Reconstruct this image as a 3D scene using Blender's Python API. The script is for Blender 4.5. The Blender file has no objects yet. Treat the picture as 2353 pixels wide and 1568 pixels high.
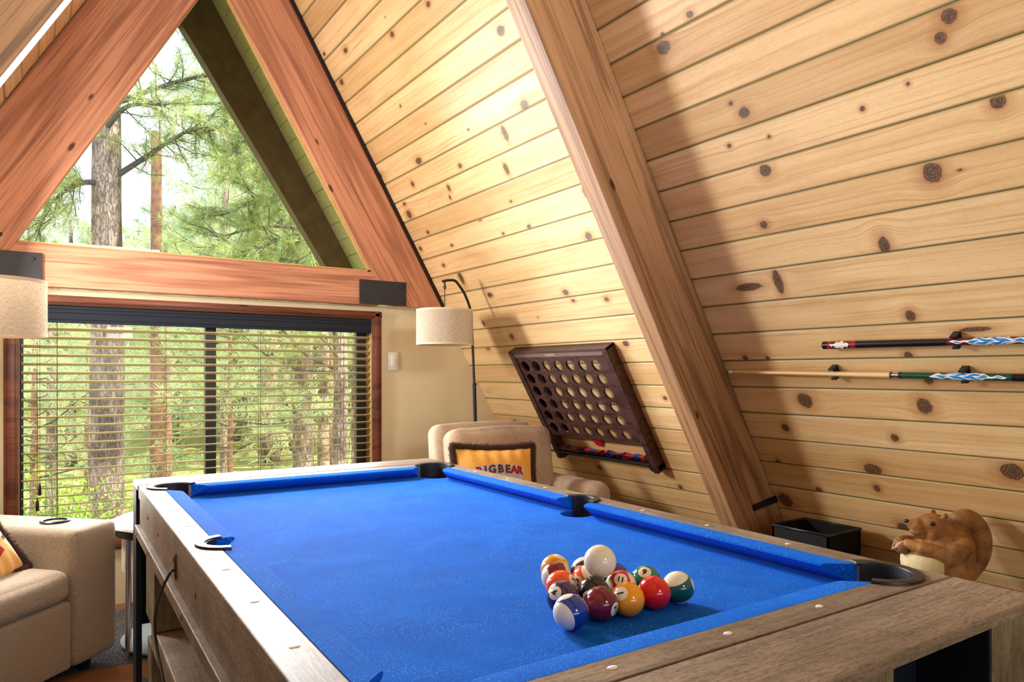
import bpy, bmesh, math, random
import numpy as np
from mathutils import Vector, Matrix, noise as mnoise
from math import sin, cos, pi, radians, tan, sqrt, atan2

SC = bpy.context.scene
COL = SC.collection
rng = np.random.default_rng(7)
random.seed(7)

# ------------------------------------------------------------------ camera
cam_d = bpy.data.cameras.new('camera')
cam = bpy.data.objects.new('camera', cam_d); COL.objects.link(cam)
cam_d.sensor_width = 36.0
cam_d.lens = 1630.0 / 2353.0 * 36.0
cam_d.shift_y = 74.0 / 2353.0
cam_d.clip_start = 0.02; cam_d.clip_end = 400
cam.location = (0, 0, 1.2)
cam.rotation_euler = (radians(90), 0, radians(-34.17))
SC.camera = cam

# ------------------------------------------------------------------ view, world, lights
SC.view_settings.view_transform = 'Standard'
SC.view_settings.look = 'None'
SC.view_settings.gamma = 1
SC.view_settings.use_curve_mapping = False
SC.view_settings.exposure = 0.06

w = bpy.data.worlds.new('sky'); SC.world = w; w.use_nodes = True
wn = w.node_tree; wn.nodes.clear()
wo = wn.nodes.new('ShaderNodeOutputWorld'); wb = wn.nodes.new('ShaderNodeBackground')
wt = wn.nodes.new('ShaderNodeTexCoord'); wz = wn.nodes.new('ShaderNodeTexNoise'); wr = wn.nodes.new('ShaderNodeValToRGB')
wz.inputs['Scale'].default_value = 3.5; wz.inputs['Detail'].default_value = 6
wr.color_ramp.elements[0].position = .42; wr.color_ramp.elements[0].color = (.42, .66, 1.0, 1)
wr.color_ramp.elements[1].position = .60; wr.color_ramp.elements[1].color = (1, 1, 1, 1)
wn.links.new(wt.outputs['Generated'], wz.inputs['Vector']); wn.links.new(wz.outputs['Fac'], wr.inputs['Fac'])
wn.links.new(wr.outputs['Color'], wb.inputs['Color']); wn.links.new(wb.outputs['Background'], wo.inputs['Surface'])
wb.inputs['Strength'].default_value = 2.3

def lamp(name, kind, loc, target, energy, color=(1, 1, 1), size=1.0, size_y=None, angle=None, spread=180):
    d = bpy.data.lights.new(name, kind); o = bpy.data.objects.new(name, d); COL.objects.link(o)
    o.location = loc
    o.rotation_euler = (Vector(target) - Vector(loc)).to_track_quat('-Z', 'Y').to_euler()
    d.energy = energy; d.color = color
    if kind == 'AREA':
        d.size = size; d.spread = radians(spread)
        if size_y: d.shape = 'RECTANGLE'; d.size_y = size_y
    if angle is not None: d.angle = angle
    return o

lamp('sun', 'SUN', (8, -5, 12), (2, 0, 0), 9.5, (1, .93, .78), angle=radians(1.0))
lamp('daylight_lower_window', 'AREA', (.87, 4.05, 1.0), (.87, 0, .75), 40, (.97, .98, 1), 1.7, .9, spread=130)
lamp('daylight_gable_window', 'AREA', (.86, 4.04, 2.25), (1.0, 0, .6), 41, (.97, .98, 1), .8, .6, spread=105)
lamp('daylight_left', 'AREA', (-.35, 3.7, 1.75), (2.5, 1.6, 1.2), 68, (1, .97, .92), .35, .5)  # added key lamp for the light from the left, no window modelled there
lamp('room_light', 'AREA', (.9, -1.2, 1.75), (1.1, 2.2, 1.2), 6, (1, .96, .9), .28, .28)
lamp('room_fill', 'AREA', (.6, -2.7, 1.15), (1.1, 3, 1.5), 20, (1, .98, .94), 2.4, .6)  # added low fill light behind the camera, mostly for beams and end panel
lamp('ceiling_bounce', 'AREA', (.85, -1.6, 2.5), (.55, 3.2, 2.75), 20, (1, .97, .92), 1.0, .5, spread=70)  # added fill lamp brightening the upper slopes and beams, no fixture there

# ------------------------------------------------------------------ shared numbers
X0, CX, ZC = 2.53, .84, 1.2
PIT = .1312                      # board pitch of the sloping walls
S60, C60 = sin(radians(60)), .5
GAB = 4.2                        # inner face of the window wall

def RF(s, y, off, side=1):
    """point on the sloping wall: s up the slope, y along, off = distance into the room"""
    x = X0 - s * C60 - off * S60
    z = ZC + s * S60 - off * C60
    return Vector((x if side > 0 else 2 * CX - x, y, z))

def roof_matrix(s, y, off):
    p = RF(s, y, off)
    return Matrix(((0, -.5, -S60, p.x), (-1, 0, 0, p.y), (0, S60, -.5, p.z), (0, 0, 0, 1)))

# ------------------------------------------------------------------ object helpers
def tag(o, label=None, cat=None, group=None, kind=None):
    if label: o['label'] = label
    if cat: o['category'] = cat
    if group: o['group'] = group
    if kind: o['kind'] = kind
    return o

def thing(name, label, cat, loc=(0, 0, 0), rz=0, group=None, M=None):
    o = bpy.data.objects.new(name, None); COL.objects.link(o)
    o.empty_display_size = .1
    if M is not None: o.matrix_world = M
    else: o.location = loc; o.rotation_euler = (0, 0, rz)
    return tag(o, label, cat, group)

def link(name, me, mats=None, parent=None, smooth=False, auto=None):
    o = bpy.data.objects.new(name, me); COL.objects.link(o)
    if mats is not None:
        for m in (mats if isinstance(mats, (list, tuple)) else [mats]): me.materials.append(m)
    if parent is not None: o.parent = parent
    if smooth: me.polygons.foreach_set('use_smooth', np.ones(len(me.polygons), bool))
    return o

def mesh_np(name, V, F):
    """V (n,3), F (m,k) constant k"""
    V = np.asarray(V, np.float32); F = np.asarray(F, np.int32); k = F.shape[1]
    me = bpy.data.meshes.new(name)
    me.vertices.add(len(V)); me.vertices.foreach_set('co', V.ravel())
    me.loops.add(F.size); me.loops.foreach_set('vertex_index', F.ravel())
    me.polygons.add(len(F)); me.polygons.foreach_set('loop_start', np.arange(0, F.size, k, dtype=np.int32))
    me.polygons.foreach_set('loop_total', np.full(len(F), k, np.int32))
    me.update(calc_edges=True); me.validate()
    return me

class B:
    """collects primitive shapes into one bmesh"""
    def __init__(s): s.bm = bmesh.new()
    def box(s, lo, hi, M=None, bev=0, seg=2):
        t = bmesh.new(); bmesh.ops.create_cube(t, size=1)
        lo = Vector(lo); hi = Vector(hi); c = (lo + hi) / 2; d = hi - lo
        for v in t.verts: v.co = Vector((v.co.x * d.x, v.co.y * d.y, v.co.z * d.z)) + c
        if bev: bmesh.ops.bevel(t, geom=list(t.edges), offset=bev, segments=seg, profile=.5, affect='EDGES')
        return s.add(t, M)
    def add(s, t, M=None):
        if M is not None: t.transform(M)
        me = bpy.data.meshes.new('t'); t.to_mesh(me); t.free(); s.bm.from_mesh(me); bpy.data.meshes.remove(me); return s
    def prism(s, pts, z0, z1, M=None, bev=0, seg=2):
        t = bmesh.new()
        a = [t.verts.new((p[0], p[1], z0)) for p in pts]; b = [t.verts.new((p[0], p[1], z1)) for p in pts]
        t.faces.new(a[::-1]); t.faces.new(b); n = len(pts)
        for i in range(n): t.faces.new((a[i], a[(i + 1) % n], b[(i + 1) % n], b[i]))
        bmesh.ops.recalc_face_normals(t, faces=t.faces)
        if bev: bmesh.ops.bevel(t, geom=[e for e in t.edges if abs(e.verts[0].co.z - e.verts[1].co.z) < 1e-6 and e.verts[0].co.z > (z0 + z1) / 2], offset=bev, segments=seg, profile=.5, affect='EDGES')
        return s.add(t, M)
    def tube(s, pts, r, n=12, cap=True, closed=False):
        pts = [Vector(p) for p in pts]; m = len(pts); t = bmesh.new(); rings = []
        rr = r if isinstance(r, (list, tuple)) else [r] * m
        up = Vector((0, 0, 1))
        for i, p in enumerate(pts):
            d = (pts[(i + 1) % m] - pts[i - 1]) if closed else (pts[min(i + 1, m - 1)] - pts[max(i - 1, 0)])
            d.normalize()
            if abs(d.dot(up)) > .95: up = Vector((1, 0, 0)) if abs(d.x) < .9 else Vector((0, 1, 0))
            a = d.cross(up).normalized(); b = a.cross(d).normalized(); up = b
            rings.append([t.verts.new(p + (a * cos(2 * pi * k / n) + b * sin(2 * pi * k / n)) * rr[i]) for k in range(n)])
        for i in range(m if closed else m - 1):
            A, C = rings[i], rings[(i + 1) % m]
            for k in range(n): t.faces.new((A[k], A[(k + 1) % n], C[(k + 1) % n], C[k]))
        if cap and not closed: t.faces.new(rings[0][::-1]); t.faces.new(rings[-1])
        bmesh.ops.recalc_face_normals(t, faces=t.faces)
        return s.add(t)
    def lathe(s, prof, n=32, M=None, closed=False):
        t = bmesh.new(); rings = []
        for r, z in prof:
            rings.append([t.verts.new((r * cos(2 * pi * k / n), r * sin(2 * pi * k / n), z)) for k in range(n)] if r > 1e-6 else [t.verts.new((0, 0, z))])
        L = len(rings)
        for i in range(L if closed else L - 1):
            A, C = rings[i], rings[(i + 1) % L]
            for k in range(n):
                k2 = (k + 1) % n
                if len(A) == 1 and len(C) == 1: continue
                if len(A) == 1: t.faces.new((A[0], C[k2], C[k]))
                elif len(C) == 1: t.faces.new((A[k], A[k2], C[0]))
                else: t.faces.new((A[k], A[k2], C[k2], C[k]))
        bmesh.ops.recalc_face_normals(t, faces=t.faces)
        return s.add(t, M)
    def ball(s, c, r, M=None, seg=24, rings=14):
        t = bmesh.new(); bmesh.ops.create_uvsphere(t, u_segments=seg, v_segments=rings, radius=1)
        r = Vector(r) if isinstance(r, (tuple, list, Vector)) else Vector((r, r, r))
        R = M if M is not None else Matrix.Identity(4)
        t.transform(Matrix.Translation(c) @ R @ Matrix.Diagonal((r.x, r.y, r.z, 1)))
        return s.add(t)
    def done(s, name, mats=None, parent=None, smooth=False, bevel=0, seg=2, sharp=None):
        me = bpy.data.meshes.new(name); s.bm.to_mesh(me); s.bm.free()
        o = link(name, me, mats, parent, smooth or bool(bevel))
        if bevel:
            md = o.modifiers.new('b', 'BEVEL'); md.width = bevel; md.segments = seg; md.limit_method = 'ANGLE'; md.angle_limit = radians(40); md.harden_normals = True
        elif smooth and sharp:
            me.set_sharp_from_angle(angle=radians(sharp))
        return o

def bake(o, *mods):
    """apply modifiers without operators"""
    dg = bpy.context.evaluated_depsgraph_get(); dg.update()
    me = bpy.data.meshes.new_from_object(o.evaluated_get(dg)); old = o.data
    o.modifiers.clear(); o.data = me; me.name = old.name
    bpy.data.meshes.remove(old)
    return o

# ------------------------------------------------------------------ material helpers
class NT:
    def __init__(s, name):
        s.m = bpy.data.materials.new(name); s.m.use_nodes = True; s.t = s.m.node_tree; s.t.nodes.clear()
        s.out = s.n('OutputMaterial'); s.b = s.n('BsdfPrincipled'); s.l(s.b.outputs[0], s.out.inputs['Surface'])
    def n(s, k): return s.t.nodes.new('ShaderNode' + k)
    def l(s, a, b): s.t.links.new(a, b)
    def coord(s, kind='Object', scale=(1, 1, 1), loc=(0, 0, 0), rot=(0, 0, 0)):
        c = s.n('TexCoord'); m = s.n('Mapping'); m.inputs['Scale'].default_value = scale; m.inputs['Location'].default_value = loc; m.inputs['Rotation'].default_value = rot
        s.l(c.outputs[kind], m.inputs['Vector']); return m.outputs[0]
    def noise(s, vec, scale=5, detail=4, rough=.5, dist=0, out='Fac'):
        x = s.n('TexNoise'); x.inputs['Scale'].default_value = scale; x.inputs['Detail'].default_value = detail
        x.inputs['Roughness'].default_value = rough; x.inputs['Distortion'].default_value = dist
        if vec is not None: s.l(vec, x.inputs['Vector'])
        return x.outputs[out]
    def vor(s, vec, scale=5, feat='F1', out='Distance', rnd=1):
        x = s.n('TexVoronoi'); x.feature = feat; x.inputs['Scale'].default_value = scale; x.inputs['Randomness'].default_value = rnd
        if vec is not None: s.l(vec, x.inputs['Vector'])
        return x.outputs[out]
    def ramp(s, fac, stops, interp='LINEAR'):
        x = s.n('ValToRGB'); e = x.color_ramp.elements; x.color_ramp.interpolation = interp
        while len(e) < len(stops): e.new(.5)
        for i, (p, c) in enumerate(stops):
            e[i].position = p; e[i].color = tuple(c) + (1,) if hasattr(c, '__len__') else (c, c, c, 1)
        s.l(fac, x.inputs['Fac']); return x.outputs['Color']
    def mix(s, f, a, b, mode='MIX'):
        x = s.n('Mix'); x.data_type = 'RGBA'; x.blend_type = mode
        for v, i in ((f, x.inputs[0]), (a, x.inputs[6]), (b, x.inputs[7])):
            if hasattr(v, 'links'): s.l(v, i)
            else: i.default_value = v if not hasattr(v, '__len__') else (tuple(v) + (1,))[:4]
        return x.outputs[2]
    def math(s, op, a, b=None, c=None):
        x = s.n('Math'); x.operation = op
        for i, v in enumerate((a, b, c)):
            if v is None: continue
            if hasattr(v, 'links'): s.l(v, x.inputs[i])
            else: x.inputs[i].default_value = v
        return x.outputs[0]
    def attr(s, name, out='Fac'):
        x = s.n('Attribute'); x.attribute_name = name; return x.outputs[out]
    def xyz(s, a=None, b=None, c=None):
        x = s.n('CombineXYZ')
        for i, v in enumerate((a, b, c)):
            if v is None: continue
            if hasattr(v, 'links'): s.l(v, x.inputs[i])
            else: x.inputs[i].default_value = v
        return x.outputs[0]
    def sep(s, v):
        x = s.n('SeparateXYZ'); s.l(v, x.inputs[0]); return x.outputs
    def bump(s, h, strength=.3, dist=.01):
        x = s.n('Bump'); x.inputs['Strength'].default_value = strength; x.inputs['Distance'].default_value = dist
        s.l(h, x.inputs['Height']); s.l(x.outputs[0], s.b.inputs['Normal']); return s
    def set(s, col=None, rough=None, metal=None, spec=None, sheen=None, coat=None):
        def f(k, v):
            if v is None: return
            if hasattr(v, 'links'): s.l(v, s.b.inputs[k])
            else: s.b.inputs[k].default_value = (tuple(v) + (1,))[:4] if hasattr(v, '__len__') else v
        f('Base Color', col); f('Roughness', rough); f('Metallic', metal); f('Specular IOR Level', spec); f('Coat Weight', coat)
        if sheen is not None: f('Sheen Weight', sheen); s.b.inputs['Sheen Roughness'].default_value = .4
        return s

def srgb(r, g, b):
    f = lambda c: (c / 255 / 12.92) if c / 255 < .04045 else ((c / 255 + .055) / 1.055) ** 2.4
    return (f(r), f(g), f(b))

def plain(name, col, rough=.5, metal=0, spec=.5, nz=0, coat=0, scale=30):
    t = NT(name); c = col
    if nz:
        k = t.noise(t.coord(), scale, 5)
        c = t.mix(t.ramp(k, [(.3, 0), (.7, 1)]), tuple(x * (1 - nz) for x in col), tuple(min(1, x * (1 + nz)) for x in col))
        t.bump(k, .15, .002)
    t.set(c, rough, metal, spec, coat=coat); return t.m

# knotty pine boards, driven by the grain attributes stored on the wall mesh
def mat_boards(name, c1, c2, c3):
    t = NT(name)
    g, kr, bid = t.attr('g'), t.attr('kr'), t.attr('bid')
    P = t.sep(t.coord('Object'))
    y = P[1]
    wob = t.noise(t.xyz(t.math('MULTIPLY', y, 1.6), t.math('MULTIPLY', g, 6), t.math('MULTIPLY', bid, 37.)), 1, 2)
    gg = t.math('ADD', g, t.math('MULTIPLY', wob, .035))
    v1 = t.xyz(t.math('MULTIPLY', y, 1.3), t.math('MULTIPLY', gg, 95.), t.math('MULTIPLY', bid, 53.))
    fine = t.noise(v1, 1, 5, .62)
    v2 = t.xyz(t.math('MULTIPLY', y, .5), t.math('MULTIPLY', gg, 22.), t.math('MULTIPLY', bid, 91.))
    wide = t.noise(v2, 1, 3, .5)
    v3 = t.xyz(t.math('MULTIPLY', y, 55), t.math('MULTIPLY', gg, 420.), bid)
    pore = t.noise(v3, 1, 2, .5)
    base = t.mix(t.ramp(wide, [(.32, 0), (.68, 1)]), c1, c2)
    base = t.mix(t.math('MULTIPLY', t.ramp(fine, [(.50, 0), (.72, 1)]), .62), base, c3)
    tone = t.ramp(bid, [(0, (.80, .74, .66)), (.5, (1, .97, .93)), (1, (1.0, 1.0, 1.0))])
    base = t.mix(1, base, tone, 'MULTIPLY')
    blotch = t.noise(t.xyz(t.math('MULTIPLY', y, 3), t.math('MULTIPLY', g, 9), bid), 1, 3)
    base = t.mix(t.math('MULTIPLY', t.ramp(blotch, [(.5, 0), (.75, 1)]), .35), base, tuple(c * .8 for c in c3))
    base = t.mix(t.math('MULTIPLY', t.ramp(pore, [(.45, 0), (.75, 1)]), .16), base, tuple(c * .45 for c in c3))
    # knots
    kn = t.math('ADD', kr, t.math('MULTIPLY', t.math('SUBTRACT', t.noise(t.coord('Object'), 60, 3), .5), .5))
    halo = t.ramp(t.math('DIVIDE', kn, 3.), [(0, 1.), (.34, .8), (.5, .42), (1, 0)])
    base = t.mix(t.math('MULTIPLY', halo, .85), base, (c3[0] * .62, c3[1] * .40, c3[2] * .28))
    ring = t.math('SINE', t.math('MULTIPLY', kn, 17.))
    core = t.ramp(t.math('DIVIDE', kn, 3.), [(0, 1.), (.26, .92), (.33, 1), (.37, 0)])
    kc = t.mix(t.math('MULTIPLY', t.ramp(ring, [(.0, .35), (.9, 1)]), t.ramp(t.noise(t.coord('Object'), 170, 3, .7), [(.35, 0), (.65, 1)])), (.055, .028, .014), (.30, .17, .095))
    base = t.mix(core, base, kc)
    # olive edge on both sides of every groove, near-black at its bottom
    eg = t.attr('edge')
    base = t.mix(t.math('MULTIPLY', eg, .7), base, (.26, .22, .08)); base = t.mix(t.ramp(eg, [(.93, 0), (.99, 1)]), base, (.03, .02, .01))
    t.set(base, t.ramp(fine, [(.3, .38), (.7, .52)]), spec=.4)
    t.bump(t.math('ADD', fine, t.math('MULTIPLY', pore, .4)), .12, .002)
    return t.m

# solid timber, grain along local X
def mat_timber(name, c1, c2, c3, k=9., sc=(.55, 3.2, 3.2), rough=.5, fine=.5, bmp=.25, spec=.35):
    t = NT(name)
    v = t.coord('Object', sc)
    big = t.noise(v, 1.0, 2, .5, .35)
    rings = t.math('SINE', t.math('MULTIPLY', big, 6.28 * k))
    v2 = t.coord('Object', (1.6, 70, 70)); f = t.noise(v2, 1, 4, .6)
    v3 = t.coord('Object', (1.0, 5, 5), (3, 1, 2)); wide = t.noise(v3, 1, 3)
    base = t.mix(t.ramp(wide, [(.3, 0), (.7, 1)]), c1, c2)
    base = t.mix(t.math('MULTIPLY', t.ramp(rings, [(.35, 0), (.95, 1)]), .55), base, c3)
    base = t.mix(t.math('MULTIPLY', t.ramp(f, [(.48, 0), (.7, 1)]), fine), base, tuple(c * .7 for c in c3))
    vo = t.vor(t.coord('Object', (2.2, 5.5, 5.5), (1.3, .2, .7)), 1)
    base = t.mix(t.ramp(vo, [(0, 1.), (.045, .9), (.075, 0)]), base, tuple(c * .22 for c in c3))
    t.set(base, rough, spec=spec)
    t.bump(t.math('ADD', f, t.math('MULTIPLY', rings, .25)), bmp, .004)
    return t.m

def mat_fabric(name, c1, c2, scale=260, rough=.95, sheen=.25, blot=None, bmp=.5):
    t = NT(name)
    f = t.noise(t.coord(), scale, 3, .7)
    base = t.mix(t.ramp(f, [(.38, 0), (.62, 1)]), c1, c2)
    if blot:
        b = t.noise(t.coord(), 4.5, 4, .6); base = t.mix(t.math('MULTIPLY', t.ramp(b, [(.42, 0), (.68, 1)]), .45), base, blot)
    t.set(base, rough, spec=.15, sheen=sheen).bump(f, bmp, .002)
    return t.m

M = {}
M['pine'] = mat_boards('knotty_pine', srgb(240, 210, 160), srgb(226, 190, 136), srgb(192, 136, 80))
M['beam_red'] = mat_timber('red_stained_beam', srgb(206, 148, 116), srgb(190, 130, 100), srgb(142, 88, 66), k=6, fine=.75, sc=(.25, 7, 7), rough=.6, spec=.25)
M['beam_brown'] = mat_timber('weathered_beam', srgb(178, 136, 98), srgb(152, 112, 78), srgb(98, 66, 42), k=6, fine=.7, sc=(.3, 6, 6), rough=.5, spec=.3)
M['cream'] = plain('cream_wall_paint', srgb(220, 206, 170), .8, nz=.03, scale=80)
M['trimwood'] = mat_timber('dark_red_trim', srgb(120, 66, 44), srgb(104, 54, 38), srgb(52, 24, 16), k=6, rough=.35)
M['jamb'] = plain('jamb_wood', srgb(196, 160, 96), .5, nz=.1)
M['black'] = plain('black_metal', (.012, .013, .016), .38, .2)
M['plate'] = plain('black_steel_plate', (.022, .022, .026), .55, .3, nz=.2)
M['greenpaint'] = plain('olive_soffit_paint', srgb(184, 182, 128), .7, nz=.08)
M['rafter_out'] = plain('outer_rafter_brown', srgb(92, 78, 44), .8, nz=.25, scale=12)
M['white'] = plain('white_plastic', srgb(240, 240, 236), .3)
M['navy'] = plain('navy_panel', (.003, .007, .016), .55, spec=.3)

def glass():
    t = NT('window_glass'); t.t.nodes.remove(t.b)
    tr = t.n('BsdfTransparent'); gl = t.n('BsdfGlossy'); gl.inputs['Roughness'].default_value = .02
    mx = t.n('MixShader'); fr = t.n('Fresnel'); fr.inputs[0].default_value = 1.25
    t.l(fr.outputs[0], mx.inputs[0]); t.l(tr.outputs[0], mx.inputs[1]); t.l(gl.outputs[0], mx.inputs[2]); t.l(mx.outputs[0], t.out.inputs[0])
    return t.m
M['glass'] = glass()

def clear(name, tint=(1, 1, 1), mixv=.2):
    t = NT(name); t.t.nodes.remove(t.b)
    tr = t.n('BsdfTransparent'); tr.inputs[0].default_value = tuple(tint) + (1,); gl = t.n('BsdfGlossy'); gl.inputs['Roughness'].default_value = .08
    mx = t.n('MixShader'); mx.inputs[0].default_value = mixv
    t.l(tr.outputs[0], mx.inputs[1]); t.l(gl.outputs[0], mx.inputs[2]); t.l(mx.outputs[0], t.out.inputs[0])
    return t.m
# ------------------------------------------------------------------ sloping board walls
# knots (y, s, half length along the board, half height), as they sit in the boards
KNOTS = [(1.637, 1.393, 0.0128, 0.0098), (1.785, 1.337, 0.0284, 0.021), (1.769, 1.38, 0.007, 0.0051), (1.597, 1.072, 0.0081, 0.0068), (1.559, 1.028, 0.0191, 0.0164), (1.659, 0.936, 0.0086, 0.0073), (1.498, 0.925, 0.0062, 0.0056), (1.552, 0.817, 0.0211, 0.0191), (1.628, 0.626, 0.0139, 0.0129), (0.894, 1.08, 0.0175, 0.0186), (0.925, 1.035, 0.0141, 0.015), (1.033, 0.947, 0.0055, 0.0058), (1.174, 0.919, 0.0074, 0.0074), (0.83, 0.831, 0.0172, 0.02), (1.029, 0.68, 0.0252, 0.0281), (0.958, 0.67, 0.0087, 0.0037), (1.225, 0.478, 0.0163, 0.0295), (1.648, 0.398, 0.0162, 0.0454), (1.784, 0.391, 0.0548, 0.0146), (1.207, 0.22, 0.0152, 0.0176), (1.921, 0.074, 0.0109, 0.0104), (1.813, 0.072, 0.0082, 0.0081), (1.251, 0.069, 0.0131, 0.0153), (1.025, 0.159, 0.0441, 0.0076), (1.711, -0.128, 0.0296, 0.0313), (1.248, -0.134, 0.0237, 0.029), (1.848, -0.268, 0.0151, 0.0158), (1.388, -0.278, 0.0132, 0.0158), (1.951, -0.457, 0.0116, 0.0122), (1.517, -0.44, 0.0327, 0.0259), (1.026, -0.382, 0.0314, 0.0308), (1.793, -0.585, 0.013, 0.0146), (1.525, -0.532, 0.0129, 0.0155), (1.988, -0.673, 0.0315, 0.034), (1.467, -0.719, 0.0217, 0.0275), (1.208, -0.029, 0.0128, 0.0156), (2.958, 1.989, 0.0155, 0.0114), (3.344, 2.001, 0.0184, 0.0124), (3.85, 2.11, 0.0224, 0.0116), (4.098, 2.183, 0.0147, 0.0085), (4.058, 1.999, 0.0195, 0.0145), (2.557, 1.705, 0.0236, 0.0201), (3.57, 1.696, 0.0083, 0.0073), (2.603, 1.392, 0.0248, 0.018), (3.645, 1.398, 0.0305, 0.0166), (3.076, 1.416, 0.0103, 0.0055), (2.815, 1.321, 0.0154, 0.0354), (3.28, 1.276, 0.0151, 0.012), (2.918, 1.168, 0.0163, 0.0268), (4.169, 1.431, 0.0369, 0.025), (3.822, 1.3, 0.0141, 0.0155), (3.476, 1.195, 0.0124, 0.0171), (3.506, 1.145, 0.0084, 0.0132), (4.028, 1.146, 0.0255, 0.0219), (4.024, 1.215, 0.0152, 0.0095), (2.992, 1.011, 0.0102, 0.0061), (2.939, 0.864, 0.0135, 0.0085), (2.447, 0.938, 0.016, 0.0331), (2.545, 0.741, 0.0199, 0.0181), (2.94, 0.862, 0.0135, 0.0085), (3.175, 0.865, 0.0112, 0.0067), (3.326, 0.97, 0.0158, 0.0045), (3.912, 1.004, 0.0148, 0.0099), (4.094, 0.922, 0.0159, 0.0132), (3.718, 0.885, 0.0139, 0.0075), (3.916, 0.78, 0.0151, 0.0106), (3.786, 0.68, 0.0193, 0.0482), (3.563, 0.538, 0.0223, 0.0134), (2.877, 0.483, 0.0203, 0.0141), (2.847, 0.432, 0.0134, 0.0095), (2.6, 0.416, 0.015, 0.0112), (3.778, 0.362, 0.0147, 0.0205), (3.542, 0.255, 0.0181, 0.0173), (2.596, 0.17, 0.0183, 0.0145), (3.868, 0.185, 0.0205, 0.0125), (2.483, -0.144, 0.0119, 0.0102), (3.963, -0.381, 0.0274, 0.0146), (2.638, -0.706, 0.0133, 0.0123), (3.266, -0.662, 0.0172, 0.0138)]

def board_wall(name, side, ys, s_lo, s_hi, knots, seed):
    """tongue-and-groove boards on a 60 degree slope, one mesh, V grooves modelled"""
    r = np.random.default_rng(seed)
    k0 = int(math.floor(s_lo / PIT - .45)); k1 = int(math.ceil(s_hi / PIT - .45))
    fr = np.concatenate([[0, .022, .045, .065], np.linspace(.1, .9, 19), [.935, .955, .978]])
    dep = np.concatenate([[.006, .003, .0004, 0], np.zeros(19), [0, .0004, .003]])
    edg = np.concatenate([[1, .9, .55, .1], np.zeros(19), [.1, .55, .9]])
    S, D, E_, Bd = [], [], [], []
    for k in range(k0, k1):
        S.append((k + .45 + fr) * PIT); D.append(dep); E_.append(edg); Bd.append(np.full(len(fr), k - k0))
    S = np.concatenate(S); D = np.concatenate(D); E_ = np.concatenate(E_); Bd = np.concatenate(Bd)
    nb = k1 - k0
    bid = r.random(nb); goff = r.random(nb) * 5
    lift = r.normal(0, .0006, nb)
    Y = np.asarray(ys); ny, ns = len(Y), len(S)
    SS, YY = np.meshgrid(S, Y, indexing='ij')
    off = np.repeat((-D + lift[Bd] - (D > .004) * 0)[:, None], ny, 1)
    x = X0 - SS * C60 - off * S60
    if side < 0: x = 2 * CX - x
    z = ZC + SS * S60 - off * C60
    V = np.stack([x, YY, z], -1).reshape(-1, 3)
    i, j = np.meshgrid(np.arange(ns - 1), np.arange(ny - 1), indexing='ij')
    a = (i * ny + j).ravel()
    F = np.stack([a, a + 1, a + ny + 1, a + ny], -1)
    if side > 0: F = F[:, ::-1]
    me = mesh_np(name, V, F)
    g = SS.copy(); kr = np.full(SS.shape, 3.0)
    kn = list(knots)
    for b in range(nb):                                   # a few extra pin knots on boards
        for _ in range(r.integers(0, 3)):
            kn.append((r.uniform(Y[0], Y[-1]), (k0 + b + .45 + r.uniform(.2, .8)) * PIT, r.uniform(.004, .008), r.uniform(.003, .006)))
    for (yk, sk, ry, rs) in kn:
        b = math.floor(sk / PIT - .45) - k0
        if b < 0 or b >= nb: continue
        rows = slice(b * len(fr), (b + 1) * len(fr))
        yy = YY[rows]; ss = SS[rows]
        dy, ds = (yy - yk), (ss - sk)
        g[rows] -= ds * .82 * np.exp(-(dy / (ry * 3.2)) ** 2 - (ds / (rs * 2.6)) ** 2)
        kr[rows] = np.minimum(kr[rows], np.sqrt((dy / ry) ** 2 + (ds / rs) ** 2))
    for nm, arr in (('g', g + goff[Bd][:, None]), ('kr', kr), ('bid', np.repeat(bid[Bd][:, None], ny, 1)), ('edge', np.repeat(E_[:, None], ny, 1))):
        at = me.attributes.new(nm, 'FLOAT', 'POINT'); at.data.foreach_set('value', arr.ravel().astype(np.float32))
    o = link(name, me, M['pine'])
    return tag(o, kind='structure')

yr = np.concatenate([np.linspace(-3, .3, 12)[:-1], np.arange(.3, 2.1, .006), np.arange(2.1, 4.2, .010), [4.204]])
board_wall('wall_right', 1, yr, -1.42, 3.40, KNOTS, 5)
yl = np.concatenate([np.linspace(-3, 1.5, 10)[:-1], np.arange(1.5, 4.2, .03), [4.204]])
board_wall('wall_left', -1, yl, -1.42, 3.40, [], 9)
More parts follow.
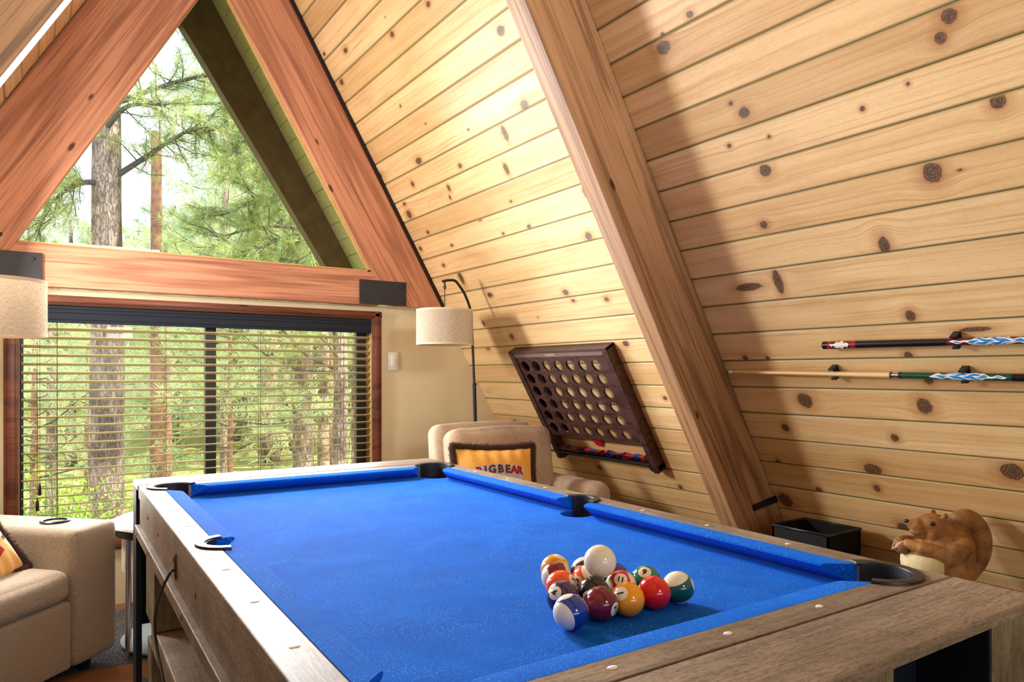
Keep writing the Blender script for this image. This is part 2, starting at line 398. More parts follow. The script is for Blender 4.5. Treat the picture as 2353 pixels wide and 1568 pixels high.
# roof body behind the boards, olive painted soffit where it overhangs outside
def slab(side, y0, y1, o0, o1, s0, s1, mat, name, bm=None, taper=0):
    b = bm or B(); t = bmesh.new()
    P = [RF(s, y, o, side) for y in (y0, y1) for s, o in ((s0, o0 - taper * 1.4), (s1, o0 + taper * .1), (s1, o1), (s0, o1))]
    v = [t.verts.new(p) for p in P]
    for f in ((0, 1, 2, 3), (7, 6, 5, 4), (0, 4, 5, 1), (1, 5, 6, 2), (2, 6, 7, 3), (3, 7, 4, 0)): t.faces.new([v[i] for i in f])
    bmesh.ops.recalc_face_normals(t, faces=t.faces)
    b.add(t)
    return b if bm else b.done(name, mat)
for sd, nm in ((1, 'ceiling_right'), (-1, 'ceiling_left')):
    o = slab(sd, -3.1, 4.19, -.16, -.02, -1.55, 3.5, M['rafter_out'], 'ceiling_%d' % (1 if sd > 0 else 2)); tag(o, kind='structure')
    # soffit boards under the overhang
    b = B()
    for k in range(-14, 27):
        slab(sd, 4.172 if k > 2 else 4.345, 5.5, -.1, -.006, k * .129 + .004, k * .129 + .129, None, '', b)
    slab(sd, 4.195, 5.6, -.16, -.03, -1.55, 3.5, None, '', b)
    o = b.done('ceiling_%d' % (3 if sd > 0 else 4), M['greenpaint']); tag(o, kind='structure')
    o = slab(sd, 5.24, 5.34, .27, -.004, -1.6, 3.2, M['rafter_out'], 'trim_%d' % (1 if sd > 0 else 2), taper=.15); tag(o, kind='structure')

# ------------------------------------------------------------------ floor
def mat_carpet():
    t = NT('patterned_carpet')
    P = t.coord('Object')
    pat = t.noise(P, 2.6, 2, .4, .6); pile = t.noise(P, 420, 3, .7); strand = t.noise(t.coord('Object', (160, 40, 1), rot=(0, 0, .7)), 1, 3)
    c = t.mix(t.ramp(strand, [(.35, 0), (.65, 1)]), srgb(40, 37, 40), srgb(120, 116, 120))
    o = t.mix(t.ramp(pile, [(.3, 0), (.7, 1)]), srgb(120, 60, 26), srgb(212, 142, 90))
    c = t.mix(t.ramp(pat, [(.53, 0), (.56, 1)]), c, o)
    t.set(c, 1, spec=.05, sheen=.2); t.bump(t.math('ADD', pile, strand), 1, .01); return t.m
M['carpet'] = mat_carpet()
tag(B().box((-2.2, -3.1, -.12), (3.6, 4.35, 0)).done('floor', M['carpet']), kind='structure')
tag(B().box((-2.4, -3.3, -.12), (4.0, -3.1, 4.4)).done('wall_front', M['cream']), kind='structure')

# ------------------------------------------------------------------ window wall
WX0, WX1, WZ0, WZ1 = -.055, 1.79, .34, 1.552      # opening in the wall
zt = 1.622
def rx(z, off=0): return X0 - (z - ZC) / tan(radians(60)) - off / S60
b = B()
def wallpoly(pts):                                  # pts in (x, z)
    b.prism([(p[0], p[1]) for p in pts], -4.34, -GAB, Matrix(((1, 0, 0, 0), (0, 0, -1, 0), (0, 1, 0, 0), (0, 0, 0, 1))))
wallpoly([(WX1, 0), (rx(0), 0), (rx(zt), zt), (WX1, zt)])
wallpoly([(2 * CX - rx(0), 0), (WX0, 0), (WX0, zt), (2 * CX - rx(zt), zt)])
wallpoly([(WX0, 0), (WX1, 0), (WX1, WZ0), (WX0, WZ0)])
wallpoly([(WX0, WZ1), (WX1, WZ1), (WX1, zt), (WX0, zt)])
tag(b.done('wall_back', M['cream']), kind='structure')

# rafters: near pair is the broad brown frame, far pair the red frame around the gable window
def rafter(name, side, y0, y1, o0, o1, s0, s1, mat, zcut=None, lift=0):
    L = s1 - s0
    pts = [(0, 0), (L, 0), (L, o1 - o0), (0, o1 - o0)]
    if zcut is not None:
        # foot cut level: shift the room-side corner so the end face is horizontal
        d = (o1 - o0) * C60 / S60
        pts = [(0, 0), (L, 0), (L, o1 - o0), (d, o1 - o0)]
    bb = B(); t = bmesh.new()
    lo = [t.verts.new((p[0], 0, p[1])) for p in pts]; hi = [t.verts.new((p[0], y1 - y0, p[1])) for p in pts]
    t.faces.new(lo); t.faces.new(hi[::-1])
    for i in range(4): t.faces.new((lo[i], hi[i], hi[(i + 1) % 4], lo[(i + 1) % 4]))
    bmesh.ops.recalc_face_normals(t, faces=t.faces); bb.add(t)
    o = bb.done(name, mat, bevel=.006, seg=2)
    p = RF(s0, y0, o0, side); sg = side
    # local X up the slope, Y along the house, Z into the room
    o.matrix_world = Matrix(((-.5 * sg, 0, -S60 * sg, p.x), (0, 1, 0, p.y), (S60, 0, -.5, p.z), (0, 0, 0, 1)))
    return tag(o, kind='structure')
rafter('trim_3', 1, 2.04, 2.14, 0.004, .285, -1.30, 3.2, M['beam_brown'])
rafter('trim_4', -1, 2.04, 2.11, 0.004, .340, -1.30, 3.2, M['beam_brown'])
sfoot = (zt - ZC + .03 * C60) / S60
r5 = rafter('trim_5', 1, 4.13, 4.168, .03, .357, sfoot, 3.3, M['beam_red'], 1)
r6 = rafter('trim_6', -1, 4.13, 4.168, .004, .372, sfoot, 3.3, M['beam_red'], 1)
# dark strip filling the joint between red rafter and boards
for sd, nm in ((1, 'trim_7'),):
    tag(slab(sd, 4.14, 4.168, .0305, -.006, sfoot - .02, 3.3, plain('joint_black', (.02, .012, .012), .8), nm), kind='structure')
# tie beam with its steel plates
tb = B().box((0, 0, 0), (1.80 + .10, .06, 1.83 - zt)).done('trim_9', M['beam_red'], bevel=.005)
tb.location = (-.10, 4.135, zt + .001); tag(tb, kind='structure')
def plate(x0, x1, z0, z1, nm):
    q = B().box((x0, 4.122, z0), (x1, 4.131, z1)).done(nm, M['plate'], bevel=.0015)
    tag(q, kind='structure')
    for x in (x0 + .035, x1 - .035):
        for z in (z0 + .03, z1 - .03): B().ball((x, 4.121, z), (.009, .005, .009), seg=10, rings=6).done('bolt', M['plate'], q, True)
plate(1.671, 1.985, 1.628, 1.778, 'trim_10')
plate(-.33, .047, 1.622, 1.782, 'trim_11')
# metal strap round the foot of the near rafter
st = B(); st.prism([(2.700, .578), (2.880, .604), (2.866, .634), (2.692, .606)], -2.0385, -2.030, Matrix(((1, 0, 0, 0), (0, 0, -1, 0), (0, 1, 0, 0), (0, 0, 0, 1))))
st = st.done('trim_12', M['black'], bevel=.002); tag(st, kind='structure')

# gable window pane (triangle between the red rafters)
zb = 1.83
gx = rx(zb, .36); apz = ZC + (X0 - .36 / S60 - CX) * tan(radians(60))
MG = Matrix(((1, 0, 0, 0), (0, 0, -1, 0), (0, 1, 0, 0), (0, 0, 0, 1)))
win2 = B().prism([(2 * CX - gx, zb), (gx, zb), (CX, apz)], -4.158, -4.153, MG).done('window_2', M['glass'])
tag(win2, kind='structure')
fr = B()
for sd in (1, -1):
    P0, P1 = Vector((gx, 4.16, zb)), Vector((CX, 4.16, apz))
    if sd < 0: P0.x = 2 * CX - P0.x
    d = (P1 - P0).normalized(); nrm = Vector((-d.z, 0, d.x)) * (1 if sd > 0 else -1)
    t = bmesh.new(); q = []
    for y in (4.146, 4.166):
        for pp, o_ in ((P0, -.004), (P1, -.004), (P1, .014), (P0, .014)): q.append(t.verts.new(Vector((pp.x, y, pp.z)) + nrm * o_))
    for f in ((0, 1, 2, 3), (7, 6, 5, 4), (0, 4, 5, 1), (1, 5, 6, 2), (2, 6, 7, 3), (3, 7, 4, 0)): t.faces.new([q[i] for i in f])
    bmesh.ops.recalc_face_normals(t, faces=t.faces); fr.add(t)
fr.box((2 * CX - gx, 4.146, zb + .001), (gx, 4.166, zb + .010))
fr.done('stop_bead', M['jamb'], win2)

# lower window: trim, jamb, black frame, mullion, pane
w1 = B()
T = .052
for (x0, x1, z0, z1) in ((WX0 - T, WX0 + .008, WZ0 - T, WZ1 + T - .015), (WX1 - .008, WX1 + T, WZ0 - T, WZ1 + T - .015), (WX0 - T, WX1 + T, WZ1 - .008, WZ1 + T - .015), (WX0 - T, WX1 + T, WZ0 - T, WZ0 + .008)):
    w1.box((x0, GAB - .018, z0), (x1, GAB, z1), bev=.004)
    dx, dz = (.012, 0) if x1 - x0 < .2 else (0, .009)
    w1.box((x0 + dx, GAB - .026, z0 + dz), (x1 - dx, GAB - .016, z1 - dz), bev=.004)
win1 = w1.done('window_1', M['trimwood'], smooth=True, sharp=30); tag(win1, kind='structure')
jb = B()
jb.box((WX0, GAB + .001, WZ0), (WX0 + .010, 4.335, WZ1)).box((WX1 - .010, GAB + .001, WZ0), (WX1, 4.335, WZ1)).box((WX0, GAB + .001, WZ1 - .010), (WX1, 4.335, WZ1)).box((WX0, GAB + .001, WZ0), (WX1, 4.335, WZ0 + .01))
jb.done('jamb', M['jamb'], win1)
fb = B(); FY0, FY1 = 4.285, 4.325
fb.box((WX0 + .01, FY0, WZ0 + .01), (WX0 + .026, FY1, WZ1 - .01)).box((WX1 - .075, FY0, WZ0 + .01), (WX1 - .011, FY1, WZ1 - .01)).box((WX0 + .01, FY0, WZ1 - .05), (WX1 - .01, FY1, WZ1 - .01)).box((WX0 + .01, FY0, WZ0 + .01), (WX1 - .01, FY1, WZ0 + .05))
fb.done('frame', M['black'], win1, bevel=.002)
B().box((.815, FY0 - .012, WZ0 + .02), (.872, FY1, WZ1 - .02)).done('mullion', M['black'], win1, bevel=.002)
B().box((.872, FY0 - .02, 1.365), (.884, FY0, 1.375)).done('latch', M['black'], win1)
B().box((WX0 + .02, 4.303, WZ0 + .03), (.83, 4.308, WZ1 - .03)).done('pane', M['glass'], win1)
B().box((.86, 4.303, WZ0 + .03), (WX1 - .03, 4.308, WZ1 - .03)).done('pane', M['glass'], win1)

# ------------------------------------------------------------------ venetian blind
def mat_slat():
    t = NT('blind_slat'); t.set(srgb(196, 178, 138), .4, spec=.4); return t.m
M['slat'] = mat_slat()
bl = thing('venetian_blind', 'open slatted venetian blind hanging in the wide lower window', 'blind', ((WX0 + WX1) / 2, 4.235, WZ1 - .012))
bx = (WX1 - WX0) / 2 - .014
hr = B()
hr.box((-bx, -.040, -.088), (bx, -.028, -.002), bev=.003).box((-bx, -.028, -.052), (bx, .022, -.002))
for z in (-.018, -.036, -.07): hr.box((-bx, -.0435, z - .002), (bx, -.039, z + .002), bev=.0015)
hr.done('headrail', M['navy'], bl)
sm = bpy.data.meshes.new('slat')
tt = B(); tt.prism([(-.025, -.0016), (0, .0006), (.025, -.0016), (.025, .0012), (0, .0034), (-.025, .0012)], -bx + .004, bx - .004, Matrix(((0, 0, 1, 0), (1, 0, 0, 0), (0, 1, 0, 0), (0, 0, 0, 1))))
tt.bm.to_mesh(sm); tt.bm.free(); sm.materials.append(M['slat'])
nsl = 24
for i in range(nsl):
    s = bpy.data.objects.new('slat', sm); COL.objects.link(s); s.parent = bl
    s.location = (0, 0, -.118 - i * .0443); s.rotation_euler = (radians(-14), 0, 0)
B().box((-bx + .004, -.024, -.009), (bx - .004, .024, .009), M=Matrix.Translation((0, 0, -.118 - nsl * .0443)), bev=.003).done('bottom_rail', M['slat'], bl)
for x in (.111, .604, 1.101, 1.60):
    q = B()
    for dy in (-.027, .027): q.tube([(x - (WX0 + WX1) / 2, dy, -.05), (x - (WX0 + WX1) / 2, dy, -.118 - nsl * .0443)], .0011, 6)
    q.done('ladder_cord', M['black'], bl)
for x, zz in ((.038, -.88), (.028, -.955)):
    q = B(); X = x - (WX0 + WX1) / 2
    q.tube([(X, -.048, -.08), (X, -.048, zz)], .001, 6)
    q.done('pull_cord', M['black'], bl)
    B().lathe([(0, .0), (.003, 0), (.006, -.02), (.0075, -.055), (.004, -.062), (0, -.062)], 12, Matrix.Translation((X, -.048, zz))).done('tassel', M['black'], bl, True)

# ------------------------------------------------------------------ light switch
sw = thing('light_switch', 'white rocker light switch on the cream wall beside the window', 'switch', (1.925, GAB, 1.276))
B().box((-.037, -.006, -.058), (.037, 0, .058), bev=.004).done('switch_plate', M['white'], sw, True, sharp=30)
B().box((-.017, -.0105, -.033), (.017, -.005, .033), bev=.002).done('rocker', M['white'], sw, True, sharp=30)
for z in (-.047, .047): B().ball((0, -.006, z), (.003, .0015, .003), seg=8, rings=5).done('screw', M['white'], sw)
# ------------------------------------------------------------------ table materials
def mat_tablewood(name, a, b_, c, ax=(1.2, 45, 45)):
    t = NT(name)
    v = t.coord('Object', ax)
    f = t.noise(v, 1, 5, .65); g = t.noise(t.coord('Object', (ax[0] * 3, ax[1] * 5, ax[2] * 5)), 1, 3, .6); w_ = t.noise(t.coord('Object', (3, 8, 8)), 1, 3)
    base = t.mix(t.ramp(f, [(.35, 0), (.65, 1)]), a, b_)
    base = t.mix(t.math('MULTIPLY', t.ramp(w_, [(.40, 0), (.66, 1)]), .7), base, c)
    pz = t.noise(t.coord('Object', tuple(q * 4 + 60 for q in ax)), 1, 4, .7); base = t.mix(t.math('MULTIPLY', t.ramp(pz, [(.48, 0), (.62, 1)]), .5), base, tuple(x * .5 for x in c))
    base = t.mix(t.math('MULTIPLY', t.ramp(g, [(.5, 0), (.72, 1)]), .45), base, tuple(x * .45 for x in c))
    t.set(base, .5, spec=.30 if ax[1] < 10 else .4, coat=0); t.bump(t.math('ADD', f, g), .25, .002); return t.m
WA, WB_, WC_ = srgb(162, 148, 130), srgb(140, 124, 108), srgb(106, 92, 80)
M['tw_x'] = mat_tablewood('table_wood_end', srgb(158, 142, 122), srgb(128, 114, 100), srgb(84, 72, 62), (2.0, 38, 38))
M['tw_y'] = mat_tablewood('table_wood_side', WA, WB_, WC_, (38, 2.0, 38))
M['tw_z'] = mat_tablewood('table_wood_leg', srgb(150, 142, 112), srgb(124, 116, 90), srgb(84, 76, 60), (38, 38, 2.0))

def mat_cloth():
    t = NT('blue_cloth')
    P = t.coord('Object')
    f = t.noise(P, 520, 3, .7); w_ = t.noise(P, 7, 4, .6, .6)
    lint = t.vor(P, 230, rnd=1); lz = t.noise(t.coord('Object', (1, 1, 1), (3, 7, 0)), 9, 4, .65)
    base = t.mix(t.ramp(w_, [(.35, 0), (.7, 1)]), (.0, .072, .50), (.0, .115, .66))
    base = t.mix(t.math('MULTIPLY', t.ramp(f, [(.42, 0), (.62, 1)]), .5), base, (.0, .18, .85))
    sp = t.math('MULTIPLY', t.ramp(lint, [(.16, 1), (.30, 0)]), t.ramp(lz, [(.38, .15), (.62, 1)]))
    base = t.mix(t.math('MULTIPLY', sp, .55), base, (.22, .50, .95))
    t.set(base, .9, spec=.08, sheen=.10); t.b.inputs['Sheen Tint'].default_value = (.15, .5, 1, 1)
    t.bump(f, .35, .0012); return t.m
M['cloth'] = mat_cloth()
M['rubber'] = plain('pocket_black', (.006, .008, .011), .40, spec=.45)
M['liner'] = plain('pocket_liner', (.006, .007, .010), .6)
M['sight'] = plain('pearl_sight', srgb(235, 232, 225), .3)

def arc(c, r, a0, a1, n=16):
    return [(c[0] + r * cos(radians(a0 + (a1 - a0) * i / n)), c[1] + r * sin(radians(a0 + (a1 - a0) * i / n))) for i in range(n + 1)]
def arcwall(b, c, r0, r1, z0, z1, a0, a1, n=24, bev=0):
    b.prism(arc(c, r0, a0, a1, n) + arc(c, r1, a1, a0, n), z0, z1, bev=bev); return b

# ------------------------------------------------------------------ pool table
IX, IY, OX, SY, EY = .5205, .962, .586, 1.0195, 1.167
ZB, ZR = .775, .8185
TR = radians(-1.24)
pt = thing('pool_table', 'pool table with blue cloth, weathered wood rails and black pockets', 'pool table', (.867, 1.672, 0), TR)
def tl(lx, ly, z):            # table local -> world
    return Vector((.867 + lx * cos(TR) - ly * sin(TR), 1.672 + lx * sin(TR) + ly * cos(TR), z))
# bed
def arcp(c, r, P, Q, via):
    """arc from P to Q round c passing near angle via"""
    a0 = math.degrees(atan2(P[1] - c[1], P[0] - c[0])); a1 = math.degrees(atan2(Q[1] - c[1], Q[0] - c[0]))
    def between(a, s, e): return ((a - s) % 360) <= ((e - s) % 360)
    if between(via, a0, a1): a1 = a0 + ((a1 - a0) % 360)
    else: a1 = a0 - ((a0 - a1) % 360)
    return arc(c, r, a0, a1, 18)
CC, CR, SC_, SR = (.490, .932), .060, (.497, 0.), .050
BX, BY = .53, .97
dy = sqrt(CR ** 2 - (BX - CC[0]) ** 2); dx = sqrt(CR ** 2 - (BY - CC[1]) ** 2); ds = sqrt(SR ** 2 - (BX - SC_[0]) ** 2)
def corner(sx, sy, kind):
    c = (CC[0] * sx, CC[1] * sy)
    P = (BX * sx, (CC[1] - dy) * sy); Q = ((CC[0] - dx) * sx, BY * sy)
    a = arcp(c, CR, P, Q, math.degrees(atan2(-sy, -sx)))
    return a if kind else a[::-1]
pts = []
pts += arcp((SC_[0], 0), SR, (BX, -ds), (BX, ds), 180)
pts += corner(1, 1, True) + corner(-1, 1, False)
pts += arcp((-SC_[0], 0), SR, (-BX, ds), (-BX, -ds), 0)
pts += corner(-1, -1, True) + corner(1, -1, False)
bb = B(); bb.prism(pts, ZB - .03, ZB)
bb.done('bed_cloth', M['cloth'], pt)
# cushions
PROF = [(0, ZB), (0, ZR - .0005), (.042, .8165), (.048, .8145), (.050, .8105), (.047, .806), (.001, ZB)]
def cushion(c0, c1, e0, e1, M4):
    """runs along local X from c0..c1 at the wood edge, e0..e1 at the nose, u = +Y"""
    t = bmesh.new(); n = 24; rows = []
    for i in range(n + 1):
        f = i / n; row = []
        for u, z in PROF:
            a = c0 + (e0 - c0) * u / .05; b_ = c1 + (e1 - c1) * u / .05
            row.append(t.verts.new((a + (b_ - a) * f, u, z)))
        rows.append(row)
    m = len(PROF)
    for i in range(n):
        for k in range(m): t.faces.new((rows[i][k], rows[i][(k + 1) % m], rows[i + 1][(k + 1) % m], rows[i + 1][k]))
    t.faces.new(rows[0][::-1]); t.faces.new(rows[-1])
    bmesh.ops.recalc_face_normals(t, faces=t.faces)
    q = B(); q.add(t, M4); q.done('cushion', M['cloth'], pt, smooth=True, sharp=38)
def m4(xa, ya, o):            # columns
    z = Vector((0, 0, 1)); return Matrix(((xa[0], ya[0], 0, o[0]), (xa[1], ya[1], 0, o[1]), (0, 0, 1, 0), (0, 0, 0, 1)))
for sx in (1, -1):
    for sy in (1, -1):
        cushion(.050, IY - .088, .066, IY - .135, m4((0, sy), (-sx, 0), (IX * sx, 0)))
for sy in (1, -1):
    cushion(-(IX - .090), IX - .090, -(IX - .137), IX - .137, m4((1, 0), (0, -sy), (0, IY * sy)))
# wooden rails
dyc = sqrt(CR ** 2 - (IX - CC[0]) ** 2); dsc = sqrt(SR ** 2 - (IX - SC_[0]) ** 2); dxe = sqrt(CR ** 2 - (IY - CC[1]) ** 2)
for sx in (1, -1):
    P = [(OX, -SY), (OX, SY), (IX, SY), (IX, CC[1] + dyc)]
    P += arcp(CC, CR, (IX, CC[1] + dyc), (IX, CC[1] - dyc), 0)
    P += arcp(SC_, SR, (IX, dsc), (IX, -dsc), 0)
    P += arcp((CC[0], -CC[1]), CR, (IX, -CC[1] + dyc), (IX, -CC[1] - dyc), 0) + [(IX, -SY)]
    P = [(p[0] * sx, p[1]) for p in P]
    r_ = B(); r_.prism(P, ZR - .045, ZR)
    r_.done('side_rail', M['tw_y'], pt, bevel=.006 if sx > 0 else .014, seg=4)
for sy in (1, -1):
    P = [(-IX, SY), (IX, SY), (IX, CC[1] + dyc)] + arcp(CC, CR, (IX, CC[1] + dyc), (CC[0] - dxe, IY), 90) + arcp((-CC[0], CC[1]), CR, (-CC[0] + dxe, IY), (-IX, CC[1] + dyc), 90)
    P = [(p[0] + (-.0006 if p[0] > 0 else .0006), p[1] * sy) for p in P]
    r_ = B(); r_.prism(P, ZR - .045, ZR - .0003)
    r_.done('end_rail', M['tw_x'], pt, bevel=.0015)
# end caps and panels
def end(sy):
    EY = 1.186 if sy > 0 else 1.167
    y0, y1 = SY + .0034, EY
    q = B()
    q.prism([(-OX - .002, min(y0 * sy, y1 * sy)), (OX + .002, min(y0 * sy, y1 * sy)), (OX + .002, max(y0 * sy, y1 * sy)), (-OX - .002, max(y0 * sy, y1 * sy))], ZR - .018, ZR + .0008, bev=.006, seg=3)
    q.done('end_cap', M['tw_x'], pt, smooth=True, sharp=30)
    q = B()
    def bx_(x0, x1, z0, z1, d0=0, d1=.02):
        a, c = sorted(((EY - d1) * sy, (EY - d0) * sy)); q.box((x0, a, z0), (x1, c, z1))
    T_ = ZR - .0182
    bx_(.403, OX + .002, .0, T_, 0, .022); bx_(-OX - .002, -.57, 0, T_, 0, .11)
    bx_(-.57, .121, .30, T_, 0, .022); bx_(.121, .403, .30, .50, 0, .022)
    bx_(.50, OX + .001, 0, T_, .023, .11)
    q.done('end_panel', M['navy'] if sy > 0 else M['tw_z'], pt)
    q = B(); a, c = sorted(((EY - .13) * sy, (EY - .112) * sy)); q.box((-.5, a, .32), (.5, c, T_ - .01))
    for x in (.3965, .1215): q.box((x, min((EY - .11) * sy, (EY - .0015) * sy), .5), (x + .006, max((EY - .11) * sy, (EY - .0015) * sy), T_ - .0005))
    q.done('recess', M['navy'], pt)
    q = B()
    for x0, x1 in ((.135, .165), (.205, .222)):
        a, c = sorted(((EY - .075) * sy, (EY - .06) * sy)); q.box((x0, a, .50), (x1, c, T_ - .007))
    q.done('divider', plain('divider_blue', (.01, .045, .09), .4), pt)
end(-1); end(1)
# side panels, lower band, legs and stretchers
for sx in (-1, 1):
    a, c = sorted((sx * (OX - .020), sx * (OX - .004)))
    B().box((a, -SY, .688), (c, SY, ZR - .046)).done('side_panel', M['tw_y'], pt, bevel=.002)
    a, c = sorted((sx * (OX - .018), sx * (OX + .012)))
    B().box((a, -SY, .655), (c, SY, .687)).done('lower_band', M['tw_y'], pt, bevel=.003)
    for sy in (-1, 1):
        a, c = sorted((sx * .45, sx * .562)); e, f = sorted((sy * .80, sy * 1.03))
        B().box((a, e, .378), (c, f, .70)).box((a + .005, min(sy * .93, sy * 1.03), 0), (c - .005, max(sy * .93, sy * 1.03), .3)).done('leg', M['tw_z'], pt, bevel=.004)
    a, c = sorted((sx * .455, sx * .557))
    B().box((a, -.925, .29), (c, .925, .376)).done('stretcher', M['tw_y'], pt, bevel=.004)
B().box((-.52, -.95, .70), (.52, .95, .744)).done('slate', M['liner'], pt)
# pockets
def pocket(c, r, a_mid, half, hole_half):
    q = B(); arcwall(q, c, r, r + .021, ZR - .001, ZR + .0055, a_mid - half, a_mid + half, 30, bev=.0025)
    rim = q.done('pocket', M['rubber'], pt, smooth=True, sharp=35)
    q = B(); arcwall(q, c, r - .0035, r - .0005, ZB - .10, ZR + .002, a_mid - hole_half, a_mid + hole_half, 24)
    q.lathe([(0, ZB - .10), (r - .004, ZB - .10), (r - .0005, ZB - .07), (r - .0005, ZB - .031), (r - .003, ZB - .031), (r - .004, ZB - .07), (0, ZB - .096)], 28, Matrix.Translation((c[0], c[1], 0)))
    q.done('pocket_liner', M['liner'], rim)
for sx in (1, -1):
    pocket((SC_[0] * sx, 0), SR, 0 if sx > 0 else 180, 84, 66)
    for sy in (1, -1):
        pocket((CC[0] * sx, CC[1] * sy), CR, math.degrees(atan2(sy, sx)), 112, 105)
# sights
def sight(x, y, rot):
    B().lathe([(0, 0), (.0085, 0), (.0075, .0012), (0, .0018)], 20, Matrix.Translation((x, y, ZR - .0003)) @ Matrix.Rotation(rot, 4, 'Z') @ Matrix.Diagonal((1, .62, 1, 1))).done('sight', M['sight'], pt, True)
for sx in (1, -1):
    for k in (1, 2, 3):
        for sy in (1, -1): sight(.5475 * sx, .232 * k * sy, 0)
for sy in (1, -1):
    for x in (-.222, 0, .222): sight(x, .990 * sy, 0)
# screws and cable grommet on the left side
for ly, z in ((.78, .748), (.52, .745), (.22, .742), (-.10, .738), (.93, .672), (.62, .672), (.28, .672), (-.02, .672)):
    xo = -(OX - .004) if z > .7 else -(OX + .012)
    B().lathe([(0, 0), (.006, 0), (.006, .001), (.004, .0014), (.0, .0006)], 12, Matrix.Translation((xo, ly, z)) @ Matrix.Rotation(-pi / 2, 4, 'Y')).done('screw', M['black'], pt)
gq = B(); gc = [(-(OX - .0035), .175 + .010 * cos(a), .735 + .030 * sin(a)) for a in np.linspace(0, 2 * pi, 25)[:-1]]
gq.tube(gc, .0028, 8, closed=True); gq.done('grommet', plain('grommet_bronze', srgb(70, 48, 34), .4), pt, True)
gq = B(); gq.prism([(p[2], p[1]) for p in gc], 0, .001, Matrix(((0, 0, -1, -(OX - .0035)), (0, 1, 0, 0), (1, 0, 0, 0), (0, 0, 0, 1)))); gq.done('cable_hole', M['liner'], pt)

def smooth_path(P, n=8):
    P = [Vector(p) for p in P]; out = []
    for i in range(len(P) - 1):
        a, b_, c, d = P[max(i - 1, 0)], P[i], P[i + 1], P[min(i + 2, len(P) - 1)]
        for k in range(n):
            t_ = k / n
            out.append(.5 * ((2 * b_) + (c - a) * t_ + (2 * a - 5 * b_ + 4 * c - d) * t_ ** 2 + (3 * b_ - a - 3 * c + d) * t_ ** 3))
    return out + [P[-1]]
g0 = tl(-(OX - .0), .172, .730)
cp = [g0, g0 + Vector((-.014, -.004, -.012)), (.243, 1.835, .655), (.236, 1.79, .59), (.238, 1.62, .51), (.25, 1.47, .40), (.27, 1.36, .22), (.31, 1.28, .03), (.36, 1.22, .007), (.6, 1.1, .006)]
tag(B().tube(smooth_path(cp), .0033, 8).done('power_cord', M['black'], smooth=True), 'thin black power cord hanging from the side of the pool table to the carpet', 'cord')

# ------------------------------------------------------------------ balls
BR = .0295
def mat_ball(name, col, stripe):
    t = NT(name); P = t.coord('Object', (1 / BR,) * 3); s = t.sep(P)
    ivory = srgb(230, 230, 212)
    if stripe: c = t.mix(t.ramp(t.math('ABSOLUTE', s[2]), [(.56, 0), (.575, 1)]), col, ivory)
    else: c = t.mix(0, col, col)
    c = t.mix(t.ramp(t.math('ABSOLUTE', s[0]), [(.905, 0), (.915, 1)]), c, ivory)
    nz = t.noise(t.coord('Object'), 260, 4)
    t.set(c, t.ramp(nz, [(.3, .10), (.8, .22)]), spec=.55, coat=.3); return t.m
def text_mesh(body, size=1.0, off=.012):
    cu = bpy.data.curves.new('tx', 'FONT'); cu.body = body; cu.size = size; cu.align_x = 'CENTER'; cu.align_y = 'CENTER'; cu.resolution_u = 4; cu.offset = off * size
    o = bpy.data.objects.new('tx', cu); COL.objects.link(o)
    dg = bpy.context.evaluated_depsgraph_get(); dg.update(); me = bpy.data.meshes.new_from_object(o.evaluated_get(dg))
    COL.objects.unlink(o); bpy.data.objects.remove(o); bpy.data.curves.remove(cu)
    me.materials.clear()
    bm = bmesh.new(); bm.from_mesh(me); bmesh.ops.triangulate(bm, faces=bm.faces); bpy.data.meshes.remove(me); return bm
M['digit'] = plain('digit_black', (.01, .01, .012), .3)
VF = Vector((sin(radians(34.17)), cos(radians(34.17)), 0)); VR = Vector((VF.y, -VF.x, 0)); VU = Vector((0, 0, 1)); CAM = Vector((0, 0, 1.2))
def vdir(pos, h, v, back=False):
    """direction given by its look from the front of the table: h right, v up, rest towards the viewer"""
    n = (CAM - pos).normalized(); r = n.cross(VU).normalized() * -1; u = n.cross(r).normalized()
    if u.z < 0: u = -u
    if r.dot(VR) < 0: r = -r
    k = max(0., 1 - h * h - v * v) ** .5
    return (r * h + u * v + n * (-k if back else k)).normalized(), r, u
